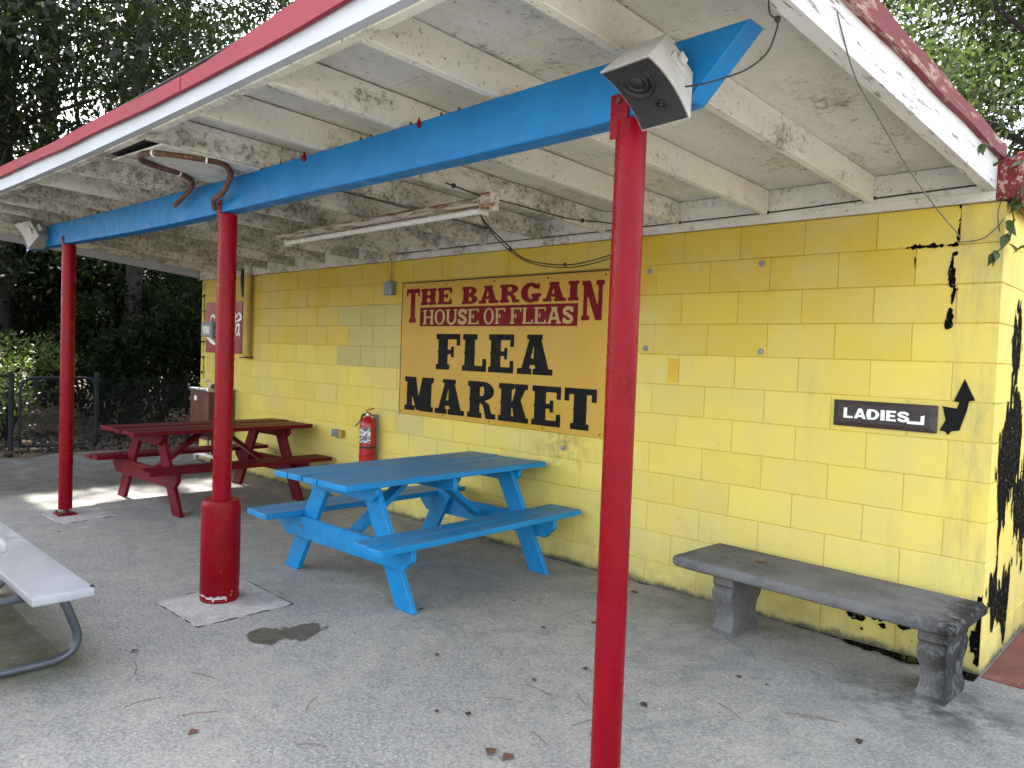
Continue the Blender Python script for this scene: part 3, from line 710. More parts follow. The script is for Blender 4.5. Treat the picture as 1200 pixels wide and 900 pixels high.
# ------------------------------------------------------------------ posts
def post(x, y, r_, label, sleeve=False, plate=False, brk=.03, bx=0.0):
    e = empty('support_post', (x,y,FZ), 0, label, 'post', 'red posts carrying the canopy beam')
    top = rz(x,-2.32,-.2) - FZ - .004
    z0 = .055 if plate else .004
    MB().lathe([(r_*.98,z0),(r_,z0+.01),(r_,top-.01),(r_*.98,top)], seg=28).build('pole', M['redpost'], e, smooth=True, auto=40)
    dy = -2.365 - y
    MB().box(bx-brk, dy-.009, top-.06, bx+brk, dy-.0015, top+.085).build('bracket', M['redpost'], e, bevel=.002)
    MB().lathe([(.010,0),(.010,.008)], seg=6).xf(Matrix.Translation((bx,dy-.009,top+.06)) @ Matrix.Rotation(R(90),4,'X')).build('bolt', M['rust'], e)
    if sleeve:
        b = MB(); R0 = .114
        b.lathe([(R0*.97,.004),(R0,.02),(R0*1.005,.3),(R0*.995,.575),(R0*.97,.60),(R0*.90,.612),(r_+.004,.616)], seg=32)
        b.build('sleeve', M['redsleeve'], e, smooth=True, auto=45)
        def foot(a, h):
            return (.045 - h) + .055*max(0, math.cos(a-3.6))**3*1.2 + nz(a*2.1, h*30, 1.5, 4)*.028
        patch('bare_base', lambda a, h: foot(a, h) - .0, 2.2, 6.2, .006, .16, .012, M['pad'], e, lambda a, h: (R0*1.012*math.cos(a), R0*1.012*math.sin(a), h))
    if plate:
        MB().box(-.088,-.075,.002,.088,.075,.014).build('base_plate', M['redpost'], e, bevel=.003)
        MB().lathe([(.03,.0145),(.022,.056)], (-.02,.01,0), 12).build('stub', M['rust'], e)
        for sx in (-1,1): MB().lathe([(.012,.0142),(.012,.026),(.007,.027),(.007,.036)], (sx*.068,-.05,0), 6).build('bolt', M['rust'], e)
    return e
post(-.628, -2.33, .0515, 'red steel post nearest the camera below the white loudspeaker', brk=.036, bx=-.022)
post(-3.535, -2.33, .0545, 'red steel post with a thick red sleeve round its foot', sleeve=True, brk=.022, bx=-.03)
post(-6.545, -2.33, .0555, 'red steel post bolted to a small rusty plate, farthest from the camera', plate=True, brk=.022, bx=-.03)

# bent rusty tube held at the sleeved post's top
P = [(-3.575,-2.39,2.385),(-3.53,-2.42,2.43),(-3.40,-2.43,2.452),(-3.315,-2.44,2.50),(-3.22,-2.47,2.534),(-3.11,-2.56,2.545),(-3.10,-2.66,2.547),(-3.16,-2.80,2.552),(-3.215,-2.885,2.552),(-3.30,-2.915,2.552),(-3.41,-2.875,2.551),(-3.49,-2.78,2.551),(-3.55,-2.62,2.551),(-3.63,-2.52,2.547),(-3.74,-2.46,2.538),(-3.87,-2.42,2.530),(-4.0,-2.42,2.49),(-4.09,-2.42,2.46)]
def smooth_path(P, n=6):
    P = [Vector(p) for p in P]; out = []
    for i in range(len(P)-1):
        a, b, c, d = P[max(i-1,0)], P[i], P[i+1], P[min(i+2,len(P)-1)]
        for k in range(n):
            t = k/n; out.append(.5*((2*b) + (c-a)*t + (2*a-5*b+4*c-d)*t*t + (-a+3*b-3*c+d)*t**3))
    return out + [P[-1]]
bp = empty('bent_pipe', P[0], 0, 'rusty bent tube hooked over the beam at the sleeved post', 'pipe')
def loc(P, o): return [Vector(p) - Vector(o) for p in P]
MB().tube(smooth_path(loc(P, P[0])), .0155, 10).build('tube', M['rust'], bp, smooth=True, auto=50)
for q in (8, 12, 6):
    a = Vector(P[q]) - Vector(P[0]); d = (Vector(P[q+1]) - Vector(P[q])).normalized()
    MB().tube([a - d*.005, a + d*.005], .0185, 10).build('cable_tie', M['tie'], bp)

# ------------------------------------------------------------------ picnic tables
def picnic_table(x, y, rzv, mat, label, seed):
    r = random.Random(seed)
    e = empty('picnic_table', (x,y,FZ), rzv, label, 'picnic table', 'wooden picnic tables below the canopy')
    L = 1.83; TH = .038; TZ = .745; SZ = .435
    bw = .149; gap = .011
    for i in range(5):
        cx = (i-2)*(bw+gap); dz = r.uniform(-.003,.003); dl = r.uniform(-.012,.012)
        MB().box(cx-bw/2,-L/2+dl,TZ-TH+dz,cx+bw/2,L/2+r.uniform(-.012,.012),TZ+dz).build('top_board', mat, e, bevel=.005, seg=2)
    for sx in (-1,1):
        for j in range(2):
            c = sx*(.535 + j*.143)
            MB().box(c-.069,-L/2+r.uniform(-.012,.012),SZ-TH,c+.069,L/2+r.uniform(-.012,.012),SZ).build('seat_board', mat, e, bevel=.005, seg=2)
    for sy in (-1,1):
        yf = sy*.615
        for sx in (-1,1):
            h = TZ-TH-.003; a = .62; b = .235; w = .165
            MB().prism([(sx*(a-w/2),0),(sx*(a+w/2),0),(sx*(b+w/2),h),(sx*(b-w/2),h)][::sx], (0,yf+.019,0), (1,0,0), (0,0,1), (0,-.038,0)).build('leg', mat, e, bevel=.004)
        z1 = SZ-TH-.002; z0 = z1-.145; wx = .735
        MB().prism([(-wx+.10,z0),(wx-.10,z0),(wx-.015,z0+.075),(wx-.015,z1),(-wx+.015,z1),(-wx+.015,z0+.075)], (0,yf+sy*.0205 + (.038 if sy > 0 else 0),0), (1,0,0), (0,0,1), (0,-.038,0)).build('seat_support', mat, e, bevel=.004)
        z1 = TZ-TH-.003; z0 = z1-.092; wx = .37
        MB().prism([(-wx+.05,z0),(wx-.05,z0),(wx,z0+.045),(wx,z1),(-wx,z1),(-wx,z0+.045)], (0,yf+sy*.0205 + (.038 if sy > 0 else 0),0), (1,0,0), (0,0,1), (0,-.038,0)).build('top_support', mat, e, bevel=.004)
        MB().obox((0,yf-sy*.03,.325),(0,sy*.13,TZ-TH-.045),.10,.038,(0,0,1)).build('brace', mat, e, bevel=.004)
        for sx in (-1,1):
            MB().lathe([(.011,0),(.011,.007)], seg=8).xf(Matrix.Translation((sx*.425,yf+sy*.0600,.33)) @ Matrix.Rotation(R(90*sy if sy < 0 else -90),4,'X')).build('bolt', M['rust'], e)
    MB().box(-.37,-.02,TZ-TH-.092,.37,.02,TZ-TH-.004).build('centre_cleat', mat, e, bevel=.004)
    return e
picnic_table(-3.27, -1.005, R(1.6), M['blue'], 'bright blue wooden picnic table below the large flea market board', 3)
picnic_table(-6.555, -1.01, R(2.0), M['redwood'], 'dark red wooden picnic table at the far end of the patio', 5)

# white picnic table at the left edge: only a bench end and its tubular leg are in view
wt = empty('picnic_table', (-3.7,-4.0,FZ), 0, 'white picnic table on bent grey tube legs at the left edge', 'picnic table')
def W_(x, y, z): return (x+3.7, y+4.0, z)
def plank(name, x0, x1, y0, y1, zt, th=.045):
    b = MB(); a = W_(x0,y0,0); c = W_(x1,y1,0)
    return b.box(a[0],a[1],zt-th,c[0],c[1],zt).build(name, M['bench_white'], wt, bevel=.012, seg=3, smooth=True, auto=40)
plank('bench_plank', -4.72, -2.83, -3.50, -3.245, .422)
plank('bench_plank', -4.72, -2.83, -4.92, -4.66, .422)
for i in range(3): plank('top_plank', -4.85, -2.60, -3.885-.252*i, -3.640-.252*i, .735)
for x in (-3.10, -4.45):
    p1 = [(-3.345,.375),(-3.30,.30),(-3.262,.20),(-3.24,.125),(-3.255,.062),(-3.31,.030),(-3.40,.021),(-3.56,.021)]
    half_ = p1 + [(-4.08,.021)]; full_ = half_ + [(-8.16-a, b) for a, b in p1[::-1]]
    MB().tube(smooth_path([W_(x,a,b) for a, b in full_], 4), .0205, 12).build('leg', M['galv'], wt, smooth=True, auto=50)
    MB().tube(smooth_path([W_(x+.045,-3.30,.355), W_(x+.045,-3.5,.36), W_(x+.045,-4.08,.37), W_(x+.045,-4.86,.355)], 3), .017, 10).build('cross_tube', M['galv'], wt, smooth=True)
    for yy in (-3.75,-4.41): MB().tube([W_(x+.045,yy,.36), W_(x+.045,yy,.688)], .017, 10).build('riser', M['galv'], wt, smooth=True, auto=50)
MB().box(*W_(-2.866,-3.262,.4225), *W_(-2.838,-3.247,.426)).build('end_cap_screw', M['black'], wt)

# ------------------------------------------------------------------ cast stone bench
cb = empty('stone_bench', (-.71,-.355,FZ), R(-2.2), 'weathered grey cast stone bench on scrolled legs by the wall', 'bench')
def slab():
    prof = [(0,.335),(.018,.335),(.018,.352),(.055,.362),(.06,.384),(.055,.404),(.035,.414),(0,.414)]
    L2, D2 = .745, .265; m = MB(); rings = []
    vs = []
    for ins, h in [(.040,.345),(.034,.352),(.008,.356),(.0,.362),(0,.396),(.003,.404),(.010,.411),(.020,.414)]:
        vs += [(-L2+ins,-D2+ins,h),(L2-ins,-D2+ins,h),(L2-ins,D2-ins,h),(-L2+ins,D2-ins,h)]
    n = len(vs)//4; fs = [(4*i+k, 4*i+(k+1) % 4, 4*i+4+(k+1) % 4, 4*i+4+k) for i in range(n-1) for k in range(4)] + [(3,2,1,0),(4*n-4,4*n-3,4*n-2,4*n-1)]
    m.add(vs, fs); me = m.mesh('seat_slab', M['concrete_bench'])
    bm = bmesh.new(); bm.from_mesh(me)
    ed = [e for e in bm.edges if abs(e.verts[0].co.z - e.verts[1].co.z) > .004]
    bmesh.ops.bevel(bm, geom=ed, offset=.022, segments=3, affect='EDGES', clamp_overlap=True)
    bmesh.ops.subdivide_edges(bm, edges=[e for e in bm.edges if e.calc_length() > .3], cuts=24, use_grid_fill=True)
    for v in bm.verts:
        k = mnoise.fractal(v.co*6, .8, 2, 4); v.co.z += k*.0012; v.co.y += mnoise.noise(v.co*9 + Vector((5,0,0)))*.0015; v.co.x += mnoise.noise(v.co*9)*.0015
    bm.to_mesh(me); bm.free()
    for p in me.polygons: p.use_smooth = True
    me.set_sharp_from_angle(angle=R(50))
    return link('seat_slab', me, cb)
slab()
def bench_leg(x):
    prof = [(-.150,.0),(-.165,.03),(-.150,.045),(-.132,.075),(-.128,.11),(-.142,.155),(-.170,.20),(-.182,.235),(-.168,.262),(-.150,.272),(-.172,.290),(-.172,.3445)]
    n = len(prof); T = .062; m = MB()
    ns = 13; vs = []      # fluted front and back faces
    for y, z in prof:
        flute = 0.006 if .06 < z < .25 else 0
        for k in range(ns):
            u = -1 + 2*k/(ns-1); tx = T*(1 - (.10 if .05 < z < .20 else 0)); vs.append((x + u*tx, y + flute*(k % 2), z))
    nb = len(vs)
    for y, z in prof:
        for k in range(ns):
            u = -1 + 2*k/(ns-1); tx = T*(1 - (.10 if .05 < z < .20 else 0)); vs.append((x + u*tx, -y*.92 - (.006 if .06 < z < .25 else 0)*(k % 2), z))
    fs = []
    for i in range(n-1):
        for k in range(ns-1):
            a = i*ns+k; fs.append((a, a+1, a+ns+1, a+ns)); b = nb+a; fs.append((b+1, b, b+ns, b+ns+1))
        a = i*ns; b = nb+i*ns; fs.append((b, a, a+ns, b+ns)); a += ns-1; b += ns-1; fs.append((a, b, b+ns, a+ns))
    for k in range(ns-1):
        fs.append((k+1, k, nb+k, nb+k+1)); a = (n-1)*ns+k; fs.append((a, a+1, nb+a+1, nb+a))
    m.add(vs, fs).build('leg', M['concrete_bench'], cb)
bench_leg(-.455); bench_leg(.628)
def blot(x, y): return .05 - math.hypot(x-.0+.33, (y-.03)*1.6) + nz(x, y, 20, 9)*.05 - .02
M['rustblot'] = paint('rust_blot', (.11,.045,.03), .6, .8, 20)
patch('rust_stain', blot, -.45, -.2, -.06, .12, .006, M['rustblot'], cb, lambda a, b: (a, b, .4175))

# ------------------------------------------------------------------ big painted board
sg = empty('flea_market_sign', (-4.800,-.004,1.0), 0, 'large amber board reading THE BARGAIN HOUSE OF FLEAS FLEA MARKET', 'sign')
MB().box(0,-.016,.004,2.385,-.001,1.216).build('board', M['sign'], sg, bevel=.002)
MB().box(-.006,-.018,1.2165,2.39,-.0005,1.226).build('edge_trim', M['black'], sg)
MB().box(-.006,-.018,.0,-.0005,-.0005,1.216).build('edge_trim', M['black'], sg)
for sx in (.03, .62, 1.21, 1.80, 2.355):
    for sz in (.03, 1.19): MB().lathe([(.008,0),(.008,.002),(.005,.004)], seg=8).xf(Matrix.Translation((sx,-.016,sz)) @ Matrix.Rotation(R(90),4,'X')).build('screw', M['rust'], sg)
dx = -.045; yl = -.0178
RK = dict(s=.36, t=.17, sv=.16)
def word(txt, x0, x1, z0, z1, mat, soft, gap=.018, weights=None, yy=yl, **k):
    ws = [glyph(c, **{a: b for a, b in k.items() if a in ('s','t','sv','spur')})[1] for c in txt]
    tot = sum(ws); sc = (x1 - x0 - gap*(len(txt)-1))/tot; x = x0
    for c, w in zip(txt, ws):
        put_letter(c, sg, mat, x+dx, x+w*sc+dx, z0, z1, yy, soft, **k); x += w*sc + gap
put_letter('T', sg, M['sign_red'], .107+dx, .300+dx, .853, 1.165, yl, 5, s=.34, t=.13, sv=.10)
word('HE', .316, .742, 1.012, 1.160, M['sign_red'], 5, .012, **RK)
word('BARGAI', .868, 2.160, 1.008, 1.157, M['sign_red'], 5, .014, **RK)
put_letter('N', sg, M['sign_red'], 2.185+dx, 2.392+dx, .860, 1.152, yl, 5, s=.34, t=.12, sv=.10)
MB().box(.310+dx,-.0176,.820,2.152+dx,-.0161,.990).build('panel', M['sign_red'], sg)
HK = dict(s=.22, t=.09, sv=.14, yy=-.0190)
word('HOUSE', .356, 1.088, .837, .966, M['sign_cream'], 2, .012, **HK)
word('OF', 1.148, 1.398, .838, .966, M['sign_cream'], 2, .012, **HK)
word('FLEAS', 1.456, 2.112, .838, .966, M['sign_cream'], 2, .012, **HK)
BK = dict(s=.40, t=.15, sv=.17, spur=.045)
for c, a, b in (('F',.553,.868),('L',.900,1.196),('E',1.220,1.510),('A',1.552,1.928)): put_letter(c, sg, M['sign_black'], a+dx, b+dx, .438, .753, yl, 1, 72, **BK)
for c, a, b in (('M',.122,.534),('A',.558,.944),('R',.984,1.326),('K',1.356,1.694),('E',1.726,2.022),('T',2.056,2.362)): put_letter(c, sg, M['sign_black'], a+dx, b+dx, .047, .356, yl, 1, 72, **BK)

# ------------------------------------------------------------------ LADIES plaque and painted arrow
lp = empty('ladies_sign', (-.788,-.004,1.250), 0, 'dark wooden plaque lettered LADIES in white', 'sign')
w_, h_ = .532, .146
m = MB(); b_ = .03
m.add([(0,0,0),(w_,0,0),(w_,0,h_),(0,0,h_),(0,-.012,0),(w_,-.012,0),(w_,-.012,h_),(0,-.012,h_),(b_,-.026,b_*.8),(w_-b_,-.026,b_*.8),(w_-b_,-.026,h_-b_*.8),(b_,-.026,h_-b_*.8)],
      [(0,1,2,3)[::1],(0,1,5,4)[::-1],(1,2,6,5)[::-1],(2,3,7,6)[::-1],(3,0,4,7)[::-1],(4,5,9,8),(5,6,10,9),(6,7,11,10),(7,4,8,11),(8,9,10,11)]).build('board', M['plaque'], lp)
def sans(ch, x0, x1, z0, z1):
    def fn(X, Y):
        r = lambda *a: f_rect(X,Y,*a); u = lambda *a: np.maximum.reduce(a); P = lambda p: f_poly(X,Y,p); s = .25
        if ch == 'L': return u(r(0,0,s,1), r(0,0,.66,.2))
        if ch == 'A': return u(np.minimum(P([(0,0),(.30,1),(.56,1),(.86,0),(.62,0),(.43,.72),(.24,0)]), Y+1), r(.16,.17,.70,.36))
        if ch == 'D': return np.minimum(np.maximum(f_ell(X,Y,.34,.5,.46,.5), r(0,0,.34,1)), -np.minimum(np.maximum(f_ell(X,Y,.34,.5,.22,.31), r(0,.19,.34,.81)), X-s))
        if ch == 'I': return r(0,0,s,1)
        if ch == 'E': return u(r(0,0,s,1), r(0,0,.66,.2), r(0,.4,.60,.6), r(0,.8,.66,1))
        if ch == 'S':
            a = .115; return f_stroke(X,Y, arc(.36,.70,.25,.185,20,262) + arc(.36,.29,.26,.185,80,-160)[1:], a)
    W = {'L':.66,'A':.86,'D':.80,'I':.25,'E':.66,'S':.74}[ch]
    xs = np.linspace(-.08,W+.08,40); ys = np.linspace(-.08,1.08,46); X, Y = np.meshgrid(xs, ys); F = fn(X, Y); F[0,:]=F[-1,:]=-1; F[:,0]=F[:,-1]=-1
    vs, fs = iso(F, xs[0], ys[0], xs[1]-xs[0], ys[1]-ys[0]); me = bpy.data.meshes.new('letter')
    me.from_pydata([(x0+a/W*(x1-x0), -.0278, z0+b*(z1-z0)) for a, b in vs], [], fs); me.materials.append(M['letter_white']); me.update(); return link('letter', me, lp)
x = .060
for c, w in zip('LADIES', (.050,.064,.062,.022,.050,.060)):
    sans(c, x, x+w, .047, .104); x += w + .007
MB().prism([(0,0),(.084,0),(.084,.052),(.074,.046),(.066,.046),(.066,.015),(0,.015)], (.392,-.0265,.040), (1,0,0), (0,0,1), (0,-.0015,0)).build('turn_mark', M['letter_white'], lp)
ar = empty('painted_arrow', (-.165,-.002,1.26), 0, 'black painted arrow pointing up round the corner beside the plaque', 'arrow')
AP = [(-.141,1.543),(-.089,1.434),(-.116,1.429),(-.122,1.385),(-.152,1.275),(-.188,1.268),(-.205,1.245),(-.215,1.262),(-.244,1.268),(-.218,1.325),(-.236,1.395),(-.170,1.388),(-.160,1.420),(-.185,1.425)]
MB().prism([(a+.165, b-1.26) for a, b in AP][::-1], (0,-.0040,0), (1,0,0), (0,0,1), (0,.0012,0)).build('arrow_shape', M['arrow'], ar)

# ------------------------------------------------------------------ small things on the wall
fe = empty('fire_extinguisher', (-5.17,-.105,.44), 0, 'red fire extinguisher hanging on the wall behind the blue table', 'extinguisher')
MB().lathe([(.070,0),(.077,.012),(.078,.03),(.078,.42),(.072,.455),(.052,.485),(.030,.498),(.026,.505)], seg=28).build('cylinder', M['ext_red'], fe, smooth=True, auto=50)
lb = MB()
nseg = 14
for i in range(nseg):
    a0 = R(-165 + 150*i/nseg); a1 = R(-165 + 150*(i+1)/nseg); r_ = .0788
    lb.add([(r_*math.cos(a0),r_*math.sin(a0),.255),(r_*math.cos(a1),r_*math.sin(a1),.255),(r_*math.cos(a1),r_*math.sin(a1),.40),(r_*math.cos(a0),r_*math.sin(a0),.40)], [(0,1,2,3)])
lb.build('label', M['labelpaper'], fe)
MB().lathe([(.020,.50),(.024,.505),(.024,.535),(.015,.545)], seg=14).build('valve', M['steel'], fe, smooth=True, auto=50)
MB().obox((-.02,0,.545),(.085,0,.520),.022,.012).build('handle', M['ext_red'], fe, bevel=.003)
MB().obox((-.035,0,.560),(.075,0,.585),.022,.010).build('lever', M['ext_red'], fe, bevel=.003)
MB().tube(smooth_path([(-.02,-.01,.525),(-.06,-.02,.515),(-.088,-.02,.45),(-.092,-.02,.36),(-.088,-.015,.25)]), .0105, 8).build('hose', M['black'], fe, smooth=True)
MB().obox((-.088,-.02,.47),(-.165,-.03,.395),.016,.012).build('nozzle', M['greybox'], fe, bevel=.003)
MB().lathe([(.0795,.20),(.0795,.222)], seg=24).build('strap', M['black'], fe)
MB().box(-.03,.077,.05,.03,.1035,.52).build('bracket', M['greybox'], fe)

ob = empty('outlet_box', (-5.79,-.002,.72), 0, 'small grey electrical outlet box low on the wall', 'outlet box')
MB().box(-.085,-.060,-.038,.02,-.002,.038).build('cover', M['greybox'], ob, bevel=.004)
MB().box(.021,-.050,-.036,.082,-.002,.036).build('box', M['yellowpipe'], ob, bevel=.004)
jb = empty('junction_box', (-4.985,-.002,2.18), 0, 'grey junction box with a thin conduit left of the large board', 'junction box')
MB().box(-.06,-.062,-.062,.06,-.002,.062).build('box', M['greybox'], jb, bevel=.005)
MB().tube([(0,-.03,.062),(0,-.03,.26),(-.01,-.05,.31),(-.03,-.08,.335)], .011, 10).build('conduit', M['yellowpipe'], jb, smooth=True)
MB().lathe([(.018,0),(.018,.016)], (0,-.03,.058), 12).build('connector', M['greybox'], jb)
dp = empty('drain_pipe', (-7.745,-.065,1.46), 0, 'yellow painted drain pipe beside the red drinks sign', 'pipe')
MB().lathe([(.046,0),(.046,.96)], seg=18).build('pipe', M['yellowpipe'], dp, smooth=True, auto=50)
MB().lathe([(.045,.965),(.045,1.10)], seg=18).build('upper_pipe', M['ledger'], dp, smooth=True, auto=50)
MB().box(-.085,-.05,-.02,.055,.06,-.002).build('foot_bracket', M['darkbrown'], dp, bevel=.003)
MB().tube(smooth_path([(-.16,.02,1.06),(-.15,.0,.95),(-.175,.02,.85),(-.16,.03,.72)]), .022, 8).build('black_hose', M['cable'], dp, smooth=True)

cs = empty('drinks_sign', (-8.975,-.004,1.487), 0, 'red metal drinks sign with white script beside the drain pipe', 'sign')
MB().box(0,-.010,0,1.0,-.001,.650).build('panel', M['coke_red'], cs, bevel=.002)
def script(pts, r0, y=-.0115, n=8):
    P = smooth_path([(a,y,b) for a, b in pts], n); k = len(P); vs = []; fs = []
    for i, p in enumerate(P):
        d = (P[min(i+1,k-1)] - P[max(i-1,0)]); d.normalize(); nn = Vector((-d.z,0,d.x)); w = r0*(.45 + .75*abs(math.sin(math.pi*(i/(k-1)*2.3+.2))))
        vs += [p + nn*w + Vector((0,-.00002*i,0)), p - nn*w + Vector((0,-.00002*i,0))]
        if i: fs.append((2*i-2, 2*i-1, 2*i+1, 2*i))
    MB().add(vs, fs).build('script_stroke', M['letter_white'], cs)
script([(.26,.44),(.22,.48),(.15,.46),(.10,.36),(.10,.26),(.15,.20),(.23,.23),(.28,.30)], .017)
script([(.40,.36),(.34,.36),(.31,.29),(.35,.24),(.40,.28),(.40,.36),(.45,.37)], .014, -.0121)
script([(.56,.35),(.51,.36),(.47,.29),(.51,.24),(.57,.28)], .014, -.0127)
script([(.66,.36),(.61,.35),(.59,.28),(.63,.24),(.67,.30),(.67,.36),(.68,.26),(.72,.24)], .014, -.0133)
script([(.70,.52),(.80,.44),(.92,.50),(.98,.44),(.86,.40),(.76,.42)], .018, -.0139)
script([(.74,.20),(.80,.30),(.84,.48),(.80,.50),(.78,.36),(.80,.22),(.84,.21)], .017, -.0145)
script([(.93,.36),(.87,.35),(.85,.27),(.89,.23),(.93,.29),(.94,.37),(.94,.25),(.97,.23)], .015, -.0151)
MB().add([(0,-.0115,.20),(.16,-.0115,.12),(.30,-.0115,.09),(.30,-.0115,.12),(.14,-.0115,.19),(0,-.0115,.30)], [(0,1,2,3,4,5)]).build('wave_stripe', M['letter_white'], cs)
td = empty('towel_dispenser', (-8.80,-.002,1.785), 0, 'small grey metal dispenser on the wall above the fountain', 'dispenser')
MB().box(-.16,-.085,-.095,.16,-.002,.095).build('case', M['greybox'], td, bevel=.006)
MB().box(-.10,-.088,-.055,.10,-.0865,.045).build('window', M['steel'], td)
df = empty('drinking_fountain', (-8.37,-.02,.42), 0, 'brown steel drinking fountain with a bright top behind the red table', 'fountain')
MB().box(-.255,-.33,0,.245,-.002,.585).build('cabinet', M['brown'], df, bevel=.006)
MB().box(.2465,-.32,.01,.25,-.012,.575).build('side_panel', M['darkbrown'], df)
MB().box(-.270,-.345,.587,.258,-.0,.628).build('basin', M['steel'], df, bevel=.012, seg=2)
MB().tube(smooth_path([(-.15,-.13,.628),(-.15,-.13,.70),(-.17,-.16,.715),(-.19,-.18,.70)]), .012, 8).build('spout', M['steel'], df, smooth=True)
MB().lathe([(.03,.628),(.03,.65),(.018,.675)], (.02,-.16,0), 12).build('button', M['black'], df, smooth=True)
MB().lathe([(.034,0),(.034,.006)], seg=16).xf(Matrix.Translation((-.10,-.3305,.50)) @ Matrix.Rotation(R(90),4,'X')).build('badge', M['letter_white'], df)
wp = empty('water_pipe', (-8.55,-.12,FZ), 0, 'white plastic water pipe with grey riser below the fountain', 'pipe')
MB().tube([(-.42,0,.04),(-.42,0,.10),(-.38,0,.125),(.12,0,.125)], .024, 10).build('run', M['pvc'], wp, smooth=True)
MB().tube([(-.10,.02,.125),(-.10,.02,.39)], .016, 10).build('riser', M['greybox'], wp, smooth=True)
MB().tube([(-.03,.04,.02),(-.03,.04,.39)], .013, 10).build('riser', M['black'], wp, smooth=True)

# ------------------------------------------------------------------ tube light below the rafters
fl = empty('tube_light', (-3.62,-1.24,2.478), R(-1.5), 'long rusty fluorescent tube light fixed under the rafters', 'light fitting')
MB().box(-1.21,-.045,-.012,1.21,.045,.035).build('channel', M['fixture'], fl, bevel=.004)
MB().add([(-1.20,-.045,-.012),(1.20,-.045,-.012),(1.20,-.105,-.0),(-1.20,-.105,-.0),(-1.20,-.105,.004),(1.20,-.105,.004),(1.20,-.045,-.008),(-1.20,-.045,-.008)], [(0,1,2,3)[::-1],(4,5,6,7)[::-1],(2,3,4,5)]).build('reflector', M['fixture'], fl)
MB().tube([(-1.17,-.01,-.040),(1.17,-.01,-.040)], .019, 12).build('tube', M['tubeglass'], fl, smooth=True, auto=50)
for x in (-1.19,1.19): MB().box(x-.012,-.03,-.065,x+.012,.03,-.013).build('socket', M['pvc'], fl, bevel=.003)
MB().box(1.215,-.06,-.05,1.30,.02,.05).build('end_box', M['fixture'], fl, bevel=.004)
MB().box(1.12,.045,-.04,1.16,.075,.01).build('ballast_clip', M['greybox'], fl)

# ------------------------------------------------------------------ loudspeakers
def speaker(loc_, rot, label):
    e = bpy.data.objects.new('loudspeaker', None); col.objects.link(e); e.location = loc_; e.rotation_euler = rot
    tag(e, label, 'speaker', 'outdoor loudspeakers on the beam')
    Wd, H, D = .182, .250, .150
    # shell tapering to the back, front face bowed
    m = MB(); n = 10; vs = []
    def bow(t): return -.022*(1 - (2*t-1)**2)
    for i in range(n+1):
        t = i/n; z = (t-.5)*H; vs += [(-Wd/2, bow(t)*-1 + .0, z), (Wd/2, bow(t)*-1 + .0, z)]
    k = len(vs)
    for i in range(n+1):
        t = i/n; z = (t-.5)*H*.62; vs += [(-Wd*.40, D, z), (Wd*.40, D, z)]
    fs = [(2*i,2*i+1,2*i+3,2*i+2) for i in range(n)] + [(k+2*i+1,k+2*i,k+2*i+2,k+2*i+3) for i in range(n)]
    fs += [(2*i+1,k+2*i+1,k+2*i+3,2*i+3) for i in range(n)] + [(k+2*i,2*i,2*i+2,k+2*i+2) for i in range(n)]
    fs += [(1,0,k,k+1),(2*n,2*n+1,k+2*n+1,k+2*n)]
    m.add(vs, fs).build('shell', M['speaker'], e, bevel=.004, seg=2)
    gm = MB(); vs = []; q = .93
    for i in range(n+1):
        t = i/n; z = (t-.5)*H*q; y = .022*(1-(2*(.5+(t-.5)*q)-1)**2) - .003; vs += [(-Wd/2*.93,y,z),(Wd/2*.93,y,z)]
    gm.add(vs, [(2*i,2*i+1,2*i+3,2*i+2) for i in range(n)]).build('grille', M['grille'], e)
    for (cx, cz, rr, nm) in ((-.014,.040,.060,'woofer'),(.020,-.056,.018,'tweeter')):
        y = .022*(1-(2*(cz/H))**2) - .0035
        MB().lathe([(rr,0),(rr*.93,.006),(rr*.86,.002),(rr*.70,-.004),(rr*.62,.003),(rr*.40,-.003),(rr*.32,.004),(rr*.10,.006)], seg=28).xf(Matrix.Translation((cx,y,cz)) @ Matrix.Rotation(R(90),4,'X')).build(nm, M['grille2'], e, smooth=True)
    for i in range(3): MB().box(Wd*.30+.012*i,.075+.014*i,-H*.22+.02*i,Wd*.30+.020+.012*i,.10+.014*i,H*.24-.02*i).build('fin', M['speaker'], e, bevel=.002)
    MB().box(-.035,D-.02,-.03,.035,D+.035,.03).build('mount', M['speaker'], e, bevel=.004)
    return e
speaker((-.457,-2.508,2.366), (1.038,-.025,-.054), 'white loudspeaker with black grille aimed down beside the nearest post')
speaker((-7.12,-2.50,2.50), (.55,.10,-.95), 'small grey loudspeaker seen from the side at the beam\'s far end')

# ------------------------------------------------------------------ cables
def cable(name, P, r_, label, mat='cable', n=8, extra=None):
    e = empty(name, P[0], 0, label, 'cable')
    MB().tube(smooth_path(loc(P, P[0]), n), r_, 6).build('wire', M[mat], e, smooth=True)
    if extra: extra(e, P[0])
    return e
def clips(spots, r_=.008):
    def f(e, o):
        for s_ in spots:
            c = Vector(s_) - Vector(o); MB().lathe([(r_*.5,-r_),(r_,-r_*.4),(r_,r_*.5),(r_*.4,r_)], tuple(c), 7).build('clip', M['cable'], e, smooth=True)
    return f
cable('speaker_cable', [(-.40,-2.43,2.40),(-.32,-2.42,2.395),(-.27,-2.40,2.405),(-.21,-2.36,2.43),(-.16,-2.34,2.47),(-.125,-2.36,2.515),(-.112,-2.38,2.54),(-.102,-2.45,2.53),(-.06,-2.56,2.56),(-.03,-2.70,2.60)], .0027, 'thin dark cable looping from the white loudspeaker to the roof edge', extra=clips([(-.112,-2.38,2.54)], .009))
